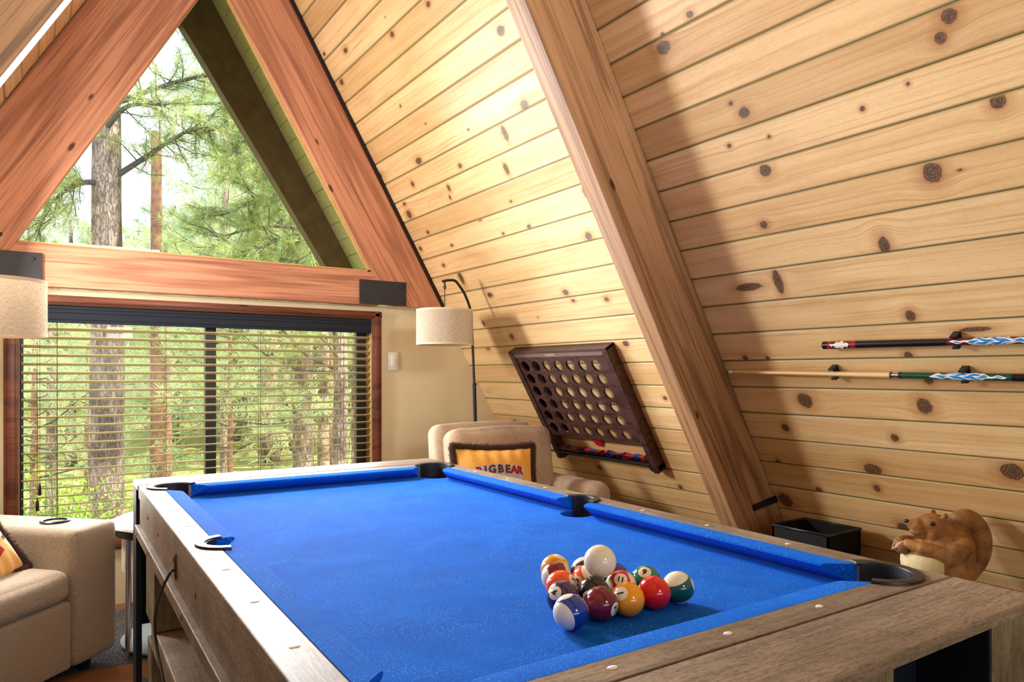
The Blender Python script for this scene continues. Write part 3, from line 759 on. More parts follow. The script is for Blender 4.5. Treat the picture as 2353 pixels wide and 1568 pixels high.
def pool_ball(num, pos, col, spot, stripe_axis=None, rot=0, show=True, label='', group=None):
    pos = Vector(pos)
    X, r, u = vdir(pos, *spot)
    if stripe_axis is not None:
        Z = vdir(pos, *stripe_axis)[0]; Z = (Z - X * Z.dot(X)).normalized() if abs(Z.dot(X)) < .98 else X.orthogonal().normalized()
    else: Z = (u - X * u.dot(X)).normalized()
    Y = Z.cross(X)
    R = Matrix((X, Y, Z)).transposed().to_4x4()
    mt = mat_ball('ball_%s' % num, col, stripe_axis is not None)
    bm = bmesh.new(); bmesh.ops.create_uvsphere(bm, u_segments=64, v_segments=32, radius=BR)
    me = bpy.data.meshes.new('pool_ball'); bm.to_mesh(me); bm.free()
    o = link('pool_ball', me, mt, None, True); o.matrix_world = Matrix.Translation(pos) @ R
    tag(o, label, 'pool ball', group)
    if show:
        tb_ = text_mesh(str(num), .0165 if num < 10 else .0140, .045)
        # text frame on the +X pole: up direction = u rotated by rot in the view
        ul = R.to_3x3().inverted() @ u; ul = (ul - Vector((1, 0, 0)) * ul.x).normalized()
        rl = ul.cross(Vector((1, 0, 0))).normalized()
        rl = ul.cross(Vector((1, 0, 0)))
        # viewer looks along -X: right = up x X
        a = radians(rot); U = ul * cos(a) + rl * sin(a); Rr = rl * cos(a) - ul * sin(a)
        bmesh.ops.subdivide_edges(tb_, edges=tb_.edges, cuts=2, use_grid_fill=True)
        for v in tb_.verts:
            p = Rr * v.co.x + U * v.co.y + Vector((1, 0, 0)) * BR
            v.co = p.normalized() * (BR * 1.004)
        m2 = bpy.data.meshes.new('number'); tb_.to_mesh(m2); tb_.free()
        link('number', m2, M['digit'], o)
    return o
zc_ = ZB + BR
def bp(x, y): return (x, y, zc_)
G_ = 'racked pool balls'
pool_ball(9, bp(.8763, 1.1357), (.80, .36, .02), (-.3, -.9, True), (.42, .30), 0, False, 'yellow striped pool ball at the far point of the rack', G_)
pool_ball(15, bp(.8434, 1.0892), (.16, .012, .025), (-.2, .1, True), (-.93, -.22), 0, False, 'maroon striped pool ball showing white at both sides, second from the far point', G_)
pool_ball(5, bp(.814, 1.0364), (.85, .10, .02), (.80, .42), None, -60, True, 'solid orange pool ball on the left edge of the rack beside the purple number 4', G_)
pool_ball(4, bp(.7774, .9842), (.045, .022, .10), (-.52, .25), None, -105, True, 'purple pool ball with the number 4 facing left', G_)
pool_ball(10, bp(.7395, .9165), (.006, .045, .33), (.30, -.9, True), (-.72, -.22), 60, False, 'blue striped pool ball with a large white cap at the near left corner', G_)
pool_ball(7, bp(.8097, .9215), (.15, .006, .03), (.86, -.30), None, -40, True, 'solid maroon pool ball in the front row beside the yellow 1 ball', G_)
pool_ball(1, bp(.8644, .9129), (.85, .36, .008), (-.42, .32), None, -105, True, 'solid yellow pool ball with the number 1 in the front row', G_)
pool_ball(3, bp(.9297, .9137), (.66, .008, .015), (.98, .0, True), None, 0, False, 'solid bright red pool ball in the front row', G_)
pool_ball(14, bp(.9879, .9102), (.005, .10, .085), (-.95, -.30, True), (-.48, .76), 0, False, 'green striped pool ball at the near right corner', G_)
pool_ball(6, bp(.9669, .9727), (.005, .17, .14), (-.06, .60), None, 190, True, 'solid green pool ball whose number spot faces up', G_)
pool_ball(11, bp(.9055, .9742), (.58, .01, .02), (-.02, .45), (-.95, -.25), 190, True, 'red pool ball with the number 11 facing up', G_)
pool_ball(8, bp(.8383, .9728), (.004, .006, .012), (.3, .3, True), None, 0, False, 'solid black pool ball in the second row under the cue ball', G_)
pool_ball(13, bp(.8758, 1.0376), (.85, .10, .02), (-.62, -.10), (.62, .60), -70, True, 'orange pool ball just behind the black ball and left of the cue ball', G_)
pool_ball(12, bp(.9133, 1.0857), (.03, .02, .11), (.4, .0, True), (-.62, .70), 0, False, 'dark purple striped pool ball behind the cue ball', G_)
pool_ball(2, bp(.932, 1.0223), (.006, .035, .26), (.9, .0, True), None, 0, False, 'solid dark blue pool ball mostly hidden right of the cue ball', G_)
t = NT('cue_ball_ivory'); nz = t.noise(t.coord(), 190, 5, .7); n2 = t.noise(t.coord(), 60, 3)
t.set(t.mix(t.math('MULTIPLY', t.ramp(nz, [(.60, 0), (.70, 1)]), t.ramp(n2, [(.45, 0), (.6, .6)])), srgb(226, 224, 205), srgb(110, 108, 92)), .16, spec=.5, coat=.2)
bm = bmesh.new(); bmesh.ops.create_uvsphere(bm, u_segments=64, v_segments=32, radius=.0298); me = bpy.data.meshes.new('cue_ball'); bm.to_mesh(me); bm.free()
o = link('cue_ball', me, t.m, None, True); o.location = (.868, .990, .8535); tag(o, 'off-white cue ball with grey specks resting on top of the racked balls', 'pool ball')
# ------------------------------------------------------------------ soft shapes
def cube_grid(n):
    """unit cube surface grid, welded: points (k,3) in [-1,1], quads"""
    idx = {}; V = []; F = []
    def vid(p):
        k = tuple(int(round((c + 1) * n / 2)) for c in p)
        if k not in idx: idx[k] = len(V); V.append([2 * c / n - 1 for c in k])
        return idx[k]
    for ax in range(3):
        for sg in (-1, 1):
            for i in range(n):
                for j in range(n):
                    q = []
                    for (a, b_) in ((i, j), (i + 1, j), (i + 1, j + 1), (i, j + 1)):
                        p = [0, 0, 0]; p[ax] = sg; p[(ax + 1) % 3] = 2 * a / n - 1; p[(ax + 2) % 3] = 2 * b_ / n - 1; q.append(vid(p))
                    F.append(q if sg > 0 else q[::-1])
    return np.array(V, float), np.array(F)
_CG = {}
def rbox(name, size, r, mats, parent=None, loc=(0, 0, 0), rot=None, n=28, puff=(0, 0, 0), wob=0, seed=0, fn=None):
    """box with rounded edges, optional bulging sides"""
    if n not in _CG: _CG[n] = cube_grid(n)
    U, F = _CG[n]; h = np.array(size) / 2.
    # denser sampling near the edges
    A = np.sign(U) * (1 - (1 - np.abs(U)) ** 1.35)
    P = A * h
    q = np.clip(P, -(h - r), h - r); d = P - q; L = np.linalg.norm(d, axis=1, keepdims=True); L[L == 0] = 1
    V = q + d / L * r
    a = A.copy(); pf = np.array(puff, float)
    for ax in range(3):
        o1, o2 = (ax + 1) % 3, (ax + 2) % 3
        V[:, ax] += np.sign(A[:, ax]) * np.abs(A[:, ax]) ** 3 * pf[ax] * (1 - A[:, o1] ** 2) * (1 - A[:, o2] ** 2)
    if wob:
        for i in range(len(V)):
            nv = mnoise.noise(Vector(V[i]) * 7 + Vector((seed, seed * 2, 0)))
            V[i] += V[i] / (np.linalg.norm(V[i]) + 1e-6) * nv * wob
    if fn is not None: V = fn(V, A)
    me = mesh_np(name, V, F); o = link(name, me, mats, parent, True)
    o.location = loc
    if rot: o.rotation_euler = rot
    return o

def cap(P, Q, r0, r1, b, n=8):
    """tapered run of balls, to be fused by remeshing"""
    P, Q = Vector(P), Vector(Q)
    for i in range(n + 1):
        f = i / n; b.ball(P.lerp(Q, f), r0 + (r1 - r0) * f, seg=16, rings=10)

def fuse(b, name, mats, parent, voxel, smooth_it=6):
    o = b.done(name, mats, parent)
    md = o.modifiers.new('r', 'REMESH'); md.mode = 'VOXEL'; md.voxel_size = voxel; md.use_smooth_shade = True
    sm_ = o.modifiers.new('s', 'SMOOTH'); sm_.iterations = smooth_it; sm_.factor = .5
    bake(o)
    o.data.polygons.foreach_set('use_smooth', np.ones(len(o.data.polygons), bool))
    return o

def fur(name, P, N, length, width, mat, parent, seed=1, curl=.5):
    """short blades rooted at P along N"""
    r = np.random.default_rng(seed); P = np.asarray(P); N = np.asarray(N, float); n = len(P)
    D = N + r.normal(0, curl, (n, 3)); D /= np.linalg.norm(D, axis=1, keepdims=True)
    T = np.cross(D, r.normal(0, 1, (n, 3))); T /= np.linalg.norm(T, axis=1, keepdims=True)
    L = length * r.uniform(.6, 1.2, (n, 1))
    V = np.stack([P - T * width / 2, P + T * width / 2, P + D * L], 1).reshape(-1, 3)
    return link(name, mesh_np(name, V, np.arange(3 * n).reshape(-1, 3)), mat, parent)

# ------------------------------------------------------------------ sofa (left foreground)
M['taupe'] = mat_fabric('taupe_tweed', srgb(140, 124, 108), srgb(186, 172, 154), 300, bmp=.7)
M['suede'] = mat_fabric('tan_microsuede', srgb(158, 136, 116), srgb(176, 154, 132), 90, blot=srgb(206, 190, 166), bmp=.2)
sa = radians(-135)
sofa = thing('sofa', 'taupe fabric sofa with a cup holder in its arm, beside the window', 'sofa', (.304, 3.383, 0), 0)
sofa.matrix_world = Matrix(((-.7071, -.7071, 0, .304), (-.7071, .7071, 0, 3.383), (0, 0, 1, 0), (0, 0, 0, 1)))
# local X runs along the front (towards the camera side), Y goes back
def arm_fn(V, A):
    top = V[:, 2] > .1
    return V
rbox('arm', (.225, .84, .535), .028, M['taupe'], sofa, (.112, .42, .055 + .2675), puff=(.0, .0, .004))
rbox('arm', (.225, .80, .535), .028, M['taupe'], sofa, (1.155, .40, .055 + .2675))
rbox('seat_base', (.815, .66, .262), .012, M['taupe'], sofa, (.634, .345, .055 + .131))
rbox('seat_cushion', (.815, .62, .125), .045, M['taupe'], sofa, (.634, .318, .318 + .0625), puff=(0, .012, .022))
rbox('back', (1.03, .17, .60), .05, M['taupe'], sofa, (.634, .745, .055 + .30))
rbox('back_cushion', (.81, .16, .30), .06, M['taupe'], sofa, (.634, .585, .585), rot=(radians(-10), 0, 0), puff=(0, .03, 0))
q = B(); q.lathe([(.052, 0), (.055, .006), (.050, .010), (.044, .008), (.042, -.0), (.042, -.004), (0, -.004)], 40, Matrix.Translation((.112, .20, .5925)))
q.done('cup_holder', M['black'], sofa, True, sharp=40)
for x, y in ((.10, .08), (1.155, .08), (.10, .76), (1.155, .74)):
    B().lathe([(.026, 0), (.032, .056), (0, .056)], 16, Matrix.Translation((x, y, 0))).done('foot', plain('sofa_foot', (.01, .012, .02), .4), sofa, True, sharp=40)
tag(B().ball((.075, 3.15, .0135), .0135).done('toy_ball', M['white'], smooth=True), 'tiny white ball on the carpet in front of the sofa', 'ball')

# ------------------------------------------------------------------ throw pillows
M['yellow_plush'] = mat_fabric('yellow_plush', srgb(226, 160, 62), srgb(242, 184, 92), 140, sheen=.5, blot=srgb(250, 205, 130), bmp=.5)
M['brown_fur'] = mat_fabric('dark_brown_fur', srgb(50, 32, 24), srgb(84, 58, 44), 300, sheen=.3)
def pillow(label, w_, h_, th, M4, group=None):
    root = thing('throw_pillow', label, 'pillow', M=M4)
    n = 44; g = np.linspace(-1, 1, n + 1); X, Yg = np.meshgrid(g, g, indexing='ij')
    def surf(x, y, sg):
        px = x * w_ / 2 * (1 - .05 * (1 - y ** 2)); py = y * h_ / 2 * (1 - .09 * (1 - x ** 2))
        t_ = th / 2 * np.clip((1 - np.abs(x) ** 2.6), 0, 1) ** .6 * np.clip((1 - np.abs(y) ** 2.6), 0, 1) ** .6
        wr = .004 * np.sin(x * 19 + 2 * y) * np.clip(np.abs(y) * 1.6 - .5, 0, 1)
        return px, py, sg * (t_ + wr * (t_ > .003))
    V = []; F = []
    for sg in (1, -1):
        a, b_, c = surf(X, Yg, sg); V.append(np.stack([a, b_, c], -1).reshape(-1, 3))
        i, j = np.meshgrid(np.arange(n), np.arange(n), indexing='ij'); k = (i * (n + 1) + j).ravel() + (0 if sg > 0 else (n + 1) ** 2)
        f = np.stack([k, k + n + 1, k + n + 2, k + 1], -1); F.append(f if sg > 0 else f[:, ::-1])
    link('cushion_body', mesh_np('cushion_body', np.concatenate(V), np.concatenate(F)), M['yellow_plush'], root, True)
    # fur border
    m = 110; e = []
    for s in np.linspace(-1, 1, m): e += [(s, 1), (s, -1), (1, s), (-1, s)]
    q = B(); loop = []
    for s in np.linspace(-1, 1, 30)[:-1]: loop.append((s, -1))
    for s in np.linspace(-1, 1, 24)[:-1]: loop.append((1, s))
    for s in np.linspace(1, -1, 30)[:-1]: loop.append((s, 1))
    for s in np.linspace(1, -1, 24)[:-1]: loop.append((-1, s))
    L = []
    for x, y in loop:
        a, b_, c = surf(np.array(x), np.array(y), 1); L.append((float(a) * 1.04, float(b_) * 1.06, 0))
    q.tube(L, .018, 10, closed=True)
    bd = q.done('fur_border', M['brown_fur'], root, True)
    r = np.random.default_rng(3); LL = np.array(L); P = []; N = []
    for _ in range(9000):
        i = r.integers(len(L)); p = LL[i] + (LL[(i + 1) % len(L)] - LL[i]) * r.random(); tg = LL[(i + 1) % len(L)] - LL[i]; tg /= np.linalg.norm(tg)
        rad = np.array([tg[1], -tg[0], 0]); a = r.uniform(0, 2 * pi); nn = rad * cos(a) + np.array([0, 0, 1]) * sin(a)
        P.append(p + nn * .016); N.append(nn)
    tag(fur('fur_pile', P, N, .012, .0022, M['brown_fur'], root, curl=.7), kind='stuff')
    return root, surf
def on_pillow(surf, w_, h_, x, y, lift):
    a, b_, c = surf(np.array(x / (w_ / 2)), np.array(y / (h_ / 2)), 1)
    return Vector((x, y, float(c) + lift))
M['patch'] = mat_fabric('grey_patch', srgb(176, 182, 186), srgb(204, 208, 210), 200)
M['red_felt'] = mat_fabric('red_felt', srgb(150, 24, 34), srgb(176, 40, 46), 200)
M['dark_red'] = mat_fabric('dark_red_felt', srgb(96, 44, 50), srgb(116, 56, 60), 200)
pw, ph = .445, .32
Mp = Matrix.Translation((2.005, 3.115, .655)) @ Matrix.Rotation(radians(-10), 4, 'Z') @ Matrix.Rotation(radians(78), 4, 'X') @ Matrix.Rotation(radians(-2), 4, 'Z')
pr, sf = pillow('yellow plush pillow reading BIG BEAR on the armchair behind the pool table', pw, ph, .13, Mp)
def patch(name, outline, lift, mat, parent, sf, pw, ph):
    tb_ = bmesh.new(); f = tb_.faces.new([tb_.verts.new((p[0], p[1], 0)) for p in outline]); bmesh.ops.triangulate(tb_, faces=[f])
    bmesh.ops.subdivide_edges(tb_, edges=tb_.edges, cuts=3, use_grid_fill=True)
    for v in tb_.verts: v.co = on_pillow(sf, pw, ph, v.co.x, v.co.y, lift)
    me = bpy.data.meshes.new(name); tb_.to_mesh(me); tb_.free(); return link(name, me, mat, parent)
ol = [(-.135 + .27 * k / 14, .050 + .012 * sin(pi * k / 14) + (.003 if k % 2 else 0)) for k in range(15)] + [(.142, .035), (.138, -.012), (.118, -.020), (.095, -.012), (.080, -.045), (.060, -.050), (.040, -.044), (.0, -.050), (-.05, -.040), (-.085, -.026), (-.135, -.010), (-.145, .02)]
pa = patch('patch', ol, .0085, M['patch'], pr, sf, pw, ph)
xs = [-.112, -.076, -.040, .006, .046, .082, .116]
for ch, x, mt in zip('BIGBEAR', xs, (M['red_felt'], M['dark_red'], M['dark_red'], M['dark_red'], M['dark_red'], M['red_felt'], M['red_felt'])):
    tb_ = text_mesh(ch, .050, .045); bmesh.ops.subdivide_edges(tb_, edges=tb_.edges, cuts=1)
    for v in tb_.verts:
        a = -x * .9; px, py = v.co.x * 1.12, v.co.y * 1.1
        px, py = px * cos(a) - py * sin(a), px * sin(a) + py * cos(a)
        v.co = on_pillow(sf, pw, ph, x + px, .026 + .012 * cos(x * 12) + py, .0115)
    me = bpy.data.meshes.new('letter'); tb_.to_mesh(me); tb_.free(); link('letter', me, mt, pa)
for k in range(9):
    x = -.08 + k * .018
    patch('motif', [(x - .008, -.038 + .003 * (k % 3)), (x + .008, -.040), (x + .005, -.022 - .002 * (k % 2)), (x - .004, -.021)], .0105, plain('motif_dark', (.03, .03, .035), .8) if k == 0 else bpy.data.materials['motif_dark'], pa, sf, pw, ph)
patch('motif', [(.092, -.060), (.128, -.062), (.110, -.036)], .006, bpy.data.materials['motif_dark'], pr, sf, pw, ph)
# second pillow, on the sofa at the frame edge
Mp2 = Matrix.Translation((-.185, 3.19, .54)) @ Matrix.Rotation(radians(50), 4, 'Z') @ Matrix.Rotation(radians(64), 4, 'X') @ Matrix.Rotation(radians(16), 4, 'Z')
pr2, sf2 = pillow('yellow pillow with dark fur trim lying on the seat of the sofa', .36, .30, .12, Mp2)
for (x, y) in ((.04, .06), (.075, .03), (.11, .0)):
    patch('motif', [(x, y), (x + .02, y + .006), (x + .024, y - .01), (x + .004, y - .014)], .004, bpy.data.materials['motif_dark'], pr2, sf2, .36, .30)
patch('motif', [(.01, -.02), (.07, -.005), (.085, -.045), (.03, -.06)], .004, M['red_felt'], pr2, sf2, .36, .30)

# ------------------------------------------------------------------ armchair
ac = thing('armchair', 'tan microsuede armchair in the corner under the hanging lamp', 'armchair', (2.165, 3.30, 0), radians(-3))
rbox('back', (.64, .16, .80), .055, M['suede'], ac, (.0, .20, .508), rot=(radians(-5), 0, 0), puff=(0, 0, .012), wob=.004)
rbox('back_cushion', (.66, .17, .52), .058, M['suede'], ac, (.045, .075, .628), rot=(radians(-10), 0, 0), puff=(.0, .03, .012), wob=.008, seed=2, n=36)
rbox('seat_base', (.60, .66, .24), .03, M['suede'], ac, (.0, -.10, .18))
rbox('seat_cushion', (.58, .58, .15), .05, M['suede'], ac, (.0, -.13, .375), puff=(0, .01, .02))
rbox('arm', (.17, .72, .54), .07, M['suede'], ac, (.395, -.05, .34), wob=.004)
rbox('arm', (.17, .72, .54), .07, M['suede'], ac, (-.395, -.05, .34), wob=.004)
for x, y in ((-.4, -.36), (.4, -.36), (-.33, .2), (.33, .2)):
    B().box((x - .025, y - .025, 0), (x + .025, y + .025, .075)).done('foot', M['black'], ac)

# ------------------------------------------------------------------ arc floor lamps
def mat_linen():
    t = NT('linen_shade')
    c = t.coord('Object'); s = t.sep(c); ang = t.math('ARCTAN2', s[1], s[0])
    wv = t.noise(t.xyz(t.math('MULTIPLY', ang, 110), t.math('MULTIPLY', s[2], 90), 0), 1, 2, .6)
    wh = t.noise(t.xyz(t.math('MULTIPLY', ang, 7), t.math('MULTIPLY', s[2], 900), 1), 1, 2, .6)
    f = t.math('MULTIPLY', t.math('ADD', wv, wh), .5)
    col = t.mix(t.ramp(f, [(.36, 0), (.6, 1)]), srgb(176, 158, 132), srgb(232, 222, 204))
    t.set(col, .9, spec=.1); t.bump(f, .4, .001)
    tr = t.n('BsdfTranslucent'); t.l(col, tr.inputs[0]); mx = t.n('MixShader'); mx.inputs[0].default_value = .35
    t.l(t.b.outputs[0], mx.inputs[1]); t.l(tr.outputs[0], mx.inputs[2]); t.l(mx.outputs[0], t.out.inputs[0])
    return t.m
M['linen'] = mat_linen()
M['hem'] = plain('shade_hem', srgb(206, 190, 164), .9)
def floor_lamp(label, base, shade, top_z, ztop, zbot):
    """curved stand rising from base and bending over to carry the drum shade"""
    bx_, by_ = base; sx, sy = shade
    L = thing('floor_lamp', label, 'floor lamp', (bx_, by_, 0))
    d = Vector((sx - bx_, sy - by_, 0)); dist = d.length; d.normalize()
    B().lathe([(0, 0), (.13, 0), (.13, .012), (.02, .022), (0, .022)], 40).done('base', M['black'], L, True, sharp=40)
    def P(f, z): return Vector((0, 0, z)) + d * (dist * f)
    lean = .10
    B().tube([P(0, .02), P(.08, .55), P(.16, 1.14)], .0115, 14).done('pole', M['black'], L, True, sharp=60)
    B().tube(smooth_path([P(.16, 1.13), P(.21, 1.38), P(.26, 1.56), P(.42, 1.66), P(.60, top_z - .02), P(.72, top_z + .004), P(.90, top_z + .002), P(1.06, top_z - .008)], 6), .0078, 12).done('arm', M['black'], L, True, sharp=60)
    B().tube([P(.16, 1.135), P(.10, 1.135)], .006, 8).done('knob', M['black'], L)
    B().tube([P(1, top_z), P(1, top_z - .03), P(1, top_z - .031), P(1, top_z - .05), P(1, top_z - .051), P(1, ztop + .01)], [.006, .006, .009, .009, .003, .003], 10).done('hanger', M['black'], L, True, sharp=40)
    c = P(1, 0); R_ = .163
    q = B(); q.lathe([(R_, 0), (R_, ztop - zbot), (R_ - .0015, ztop - zbot), (R_ - .0015, 0)], 72, closed=True)
    sh = q.done('lamp_shade', M['linen'], L, True, sharp=50); sh.location = c + Vector((0, 0, zbot))
    for z in (.0, ztop - zbot - .012): B().lathe([(R_ + .0008, z), (R_ + .0008, z + .012), (R_ - .002, z + .012), (R_ - .002, z)], 72, closed=True).done('hem', M['hem'], sh, True, sharp=50)
    q = B()
    for k in range(3):
        a = 2 * pi * k / 3; q.tube([(0, 0, ztop - zbot + .004), (.10 * cos(a), .10 * sin(a), ztop - zbot + .004), ((R_ - .003) * cos(a), (R_ - .003) * sin(a), ztop - zbot - .008)], .0018, 6)
    q.lathe([(.018, ztop - zbot), (.018, ztop - zbot + .012), (0, ztop - zbot + .012), (0, ztop - zbot)], 16)
    q.done('spider', M['black'], sh)
    q = B(); q.lathe([(0, -.0), (.02, .01), (.03, .035), (.026, .06), (.014, .085), (0, .085)], 20, Matrix.Translation((0, 0, ztop - zbot - .12)))
    q.done('bulb', M['white'], sh, True)
    return L
floor_lamp('black arc floor lamp with linen drum shade behind the tan armchair', (2.235, 3.64), (1.975, 3.60), 1.736, 1.566, 1.362)
floor_lamp('black arc floor lamp with linen shade over the sofa at the left', (-.46, 3.10), (-.109, 3.217), 1.72, 1.545, 1.335)

# ------------------------------------------------------------------ round side table
rt = thing('side_table', 'round side table with pale top and chrome post between sofa and pool table', 'side table', (.60, 3.52, 0))
M['chrome'] = plain('chrome', (.75, .77, .8), .15, 1)
M['brushed'] = plain('brushed_panel', srgb(200, 188, 172), .35, .3, nz=.12)
oct_ = [(.322 * cos(2 * pi * (k + .5) / 12), .322 * sin(2 * pi * (k + .5) / 12)) for k in range(12)]
B().prism(oct_, .532, .549).done('table_top', plain('pale_glass_top', srgb(232, 238, 238), .08, coat=.5), rt, bevel=.004)
B().lathe([(.304, .500), (.312, .5315), (.26, .5315), (.26, .500)], 48, closed=True).done('rim', M['black'], rt, True, sharp=30)
B().lathe([(.270, .34), (.270, .4995), (0, .4995), (0, .34)], 48).done('drum', M['brushed'], rt, True, sharp=30)
B().lathe([(0, .02), (.10, .02), (.10, .339), (0, .339)], 24).done('column', M['black'], rt, True, sharp=30)
B().lathe([(0, .012), (.275, .012), (.275, .02), (0, .02)], 48).done('lower_shelf', plain('shelf_glass', srgb(150, 165, 175), .06, .3), rt, True, sharp=30)
for a in (207, 327, 87):
    x, y = .290 * cos(radians(a)), .290 * sin(radians(a))
    B().tube([(x, y, 0), (x, y, .4995)], .012, 14).done('post', M['chrome'], rt, True, sharp=40)

# ------------------------------------------------------------------ wall game (four in a row)
M['dkwood'] = mat_timber('dark_walnut_game', srgb(88, 58, 56), srgb(70, 46, 46), srgb(38, 22, 22), k=5, rough=.38, sc=(3, 9, 9), fine=.4)
GY = 3.10
GM = roof_matrix(-.014, 3.117, 0) @ Matrix.Scale(.965, 4)
game = thing('wall_game', 'dark wood four-in-a-row game board with round holes on the sloping wall', 'game', M=GM)
def holed(z0, z1, name, mat):
    bm = bmesh.new(); cx0, cw, rh, rr_ = -.353, .1108, .0892, .0372
    x_lo, x_hi = cx0 - cw / 2, cx0 + 6.5 * cw; y_hi, y_lo = .095 + rh / 2, .095 - 5.5 * rh
    def face2(P):
        for z, fl in ((z0, True), (z1, False)):
            v = [bm.verts.new((p[0], p[1], z)) for p in P]; bm.faces.new(v[::-1] if fl else v)
    n = 24
    for j in range(7):
        for i in range(6):
            cx, cy = cx0 + cw * j, .095 - rh * i
            C = [(cx + rr_ * cos(2 * pi * k / n), cy + rr_ * sin(2 * pi * k / n)) for k in range(n)]
            O = []
            for k in range(n):
                a = 2 * pi * k / n; c_, s_ = cos(a), sin(a); m = min((cw / 2) / max(abs(c_), 1e-9), (rh / 2) / max(abs(s_), 1e-9)); O.append((cx + m * c_, cy + m * s_))
            cs = [(cx + cw / 2 * sx, cy + rh / 2 * sy) for sx, sy in ((1, 1), (-1, 1), (-1, -1), (1, -1))]
            ca = [math.atan2(rh * sy, cw * sx) % (2 * pi) for sx, sy in ((1, 1), (-1, 1), (-1, -1), (1, -1))]
            for k in range(n):
                k2 = (k + 1) % n; P = [C[k], O[k]]
                a0, a1 = 2 * pi * k / n, 2 * pi * (k + 1) / n
                for c_, an in zip(cs, ca):
                    if a0 + 1e-6 < an < a1 - 1e-6: P.append(c_)
                P += [O[k2], C[k2]]; face2(P)
                v = [bm.verts.new((C[k][0], C[k][1], z0)), bm.verts.new((C[k2][0], C[k2][1], z0)), bm.verts.new((C[k2][0], C[k2][1], z1)), bm.verts.new((C[k][0], C[k][1], z1))]
                bm.faces.new(v[::-1])
    bmesh.ops.remove_doubles(bm, verts=bm.verts, dist=1e-5); bmesh.ops.recalc_face_normals(bm, faces=bm.faces)
    b = B(); b.add(bm)
    b.box((-.415, y_hi, z0), (.415, .185, z1)).box((-.415, y_lo, z0), (x_lo, y_hi, z1)).box((x_hi, y_lo, z0), (.415, y_hi, z1)).box((-.415, y_lo - .012, z0), (.415, y_lo, z1))
    return b.done(name, mat, game)
holed(.044, .057, 'front_grid', M['dkwood'])
B().box((-.412, -.40, .004), (-.295, .185, .012)).done('back_panel', M['black'], game)
for sx in (-1, 1):
    a, c = sorted((sx * .412, sx * .455))
    B().prism([(a, .203), (a, -.575), (a + .004, -.59), (c - .004, -.59), (c, -.575), (c, .203)], .002, .068).done('side_post', M['dkwood'], game, bevel=.003)
    B().prism([(a - (.03 if sx > 0 else 0), -.545), (a - (.03 if sx > 0 else 0), -.570), (a - .02 * (sx > 0), -.588), (c + .02 * (sx < 0), -.588), (c + (.03 if sx < 0 else 0), -.57), (c + (.03 if sx < 0 else 0), -.545)], .004, .060).done('foot', M['black'], game, bevel=.003)
B().box((-.455, .186, .002), (.455, .205, .068)).done('top_rail', M['dkwood'], game, bevel=.003)
B().box((-.41, .160, .0575), (.41, .186, .0635)).done('header_strip', plain('header_strip', srgb(124, 96, 96), .35, nz=.1), game, bevel=.001)
B().box((-.095, .163, .0636), (.0, .183, .0642)).done('name_plate', plain('name_plate', srgb(140, 132, 100), .5, nz=.2), game)
B().box((-.412, -.540, .002), (.412, -.530, .068)).done('tray_floor', M['black'], game)
B().box((-.412, -.530, .060), (.412, -.498, .064)).done('tray_lip', clear('smoky_acrylic', (.55, .52, .52), .12), game)
B().tube([(-.50, -.528, .070), (.412, -.536, .070)], .005, 8).done('release_bar', M['black'], game)
q = B(); q.lathe([(0, 0), (.009, 0), (.009, .03), (0, .03)], 16, Matrix.Translation((.395, -.485, .050)))
q.done('catch', plain('brass_catch', srgb(130, 96, 60), .3, .6), game, True, sharp=40)
M['red_disc'] = plain('red_disc', (.62, .01, .035), .25); M['blue_disc'] = plain('blue_disc', (.01, .04, .42), .25)
dm = {}
for nm in ('red_disc', 'blue_disc'):
    q = B(); q.lathe([(0, 0), (.033, 0), (.036, .002), (.036, .006), (.033, .008), (0, .008)], 32)
    me = bpy.data.meshes.new('game_disc'); q.bm.to_mesh(me); q.bm.free(); me.materials.append(M[nm]); me.polygons.foreach_set('use_smooth', np.ones(len(me.polygons), bool)); me.set_sharp_from_angle(angle=radians(35)); dm[nm] = me
rr = random.Random(4)
seq = ['red_disc', 'blue_disc', 'red_disc', 'blue_disc', 'blue_disc', 'red_disc', 'blue_disc', 'red_disc', 'red_disc', 'blue_disc', 'red_disc', 'blue_disc', 'red_disc', 'red_disc', 'blue_disc', 'red_disc']
for k, nm in enumerate(seq):
    x = -.365 + k * .0475
    d = bpy.data.objects.new('game_disc', dm[nm]); COL.objects.link(d)
    d.matrix_world = GM @ Matrix.Translation((x, -.519 + .004 * (k % 3), .034)) @ Matrix.Rotation(radians(72 + rr.uniform(-14, 14)), 4, 'X') @ Matrix.Rotation(radians(rr.uniform(-32, 32)), 4, 'Y') @ Matrix.Diagonal((.9, .8, 1.1, 1))
    cn = nm.split('_')[0]
    tag(d, '%s plastic game disc lying in the tray under the game board' % cn, 'game disc', '%s discs in the tray of the wall game' % cn)
d = bpy.data.objects.new('game_disc', dm['red_disc']); COL.objects.link(d)
d.matrix_world = GM @ Matrix.Translation((-.035, -.455, .012)) @ Matrix.Rotation(radians(8), 4, 'X')
tag(d, 'red game disc standing flat against the wall above the tray', 'game disc')

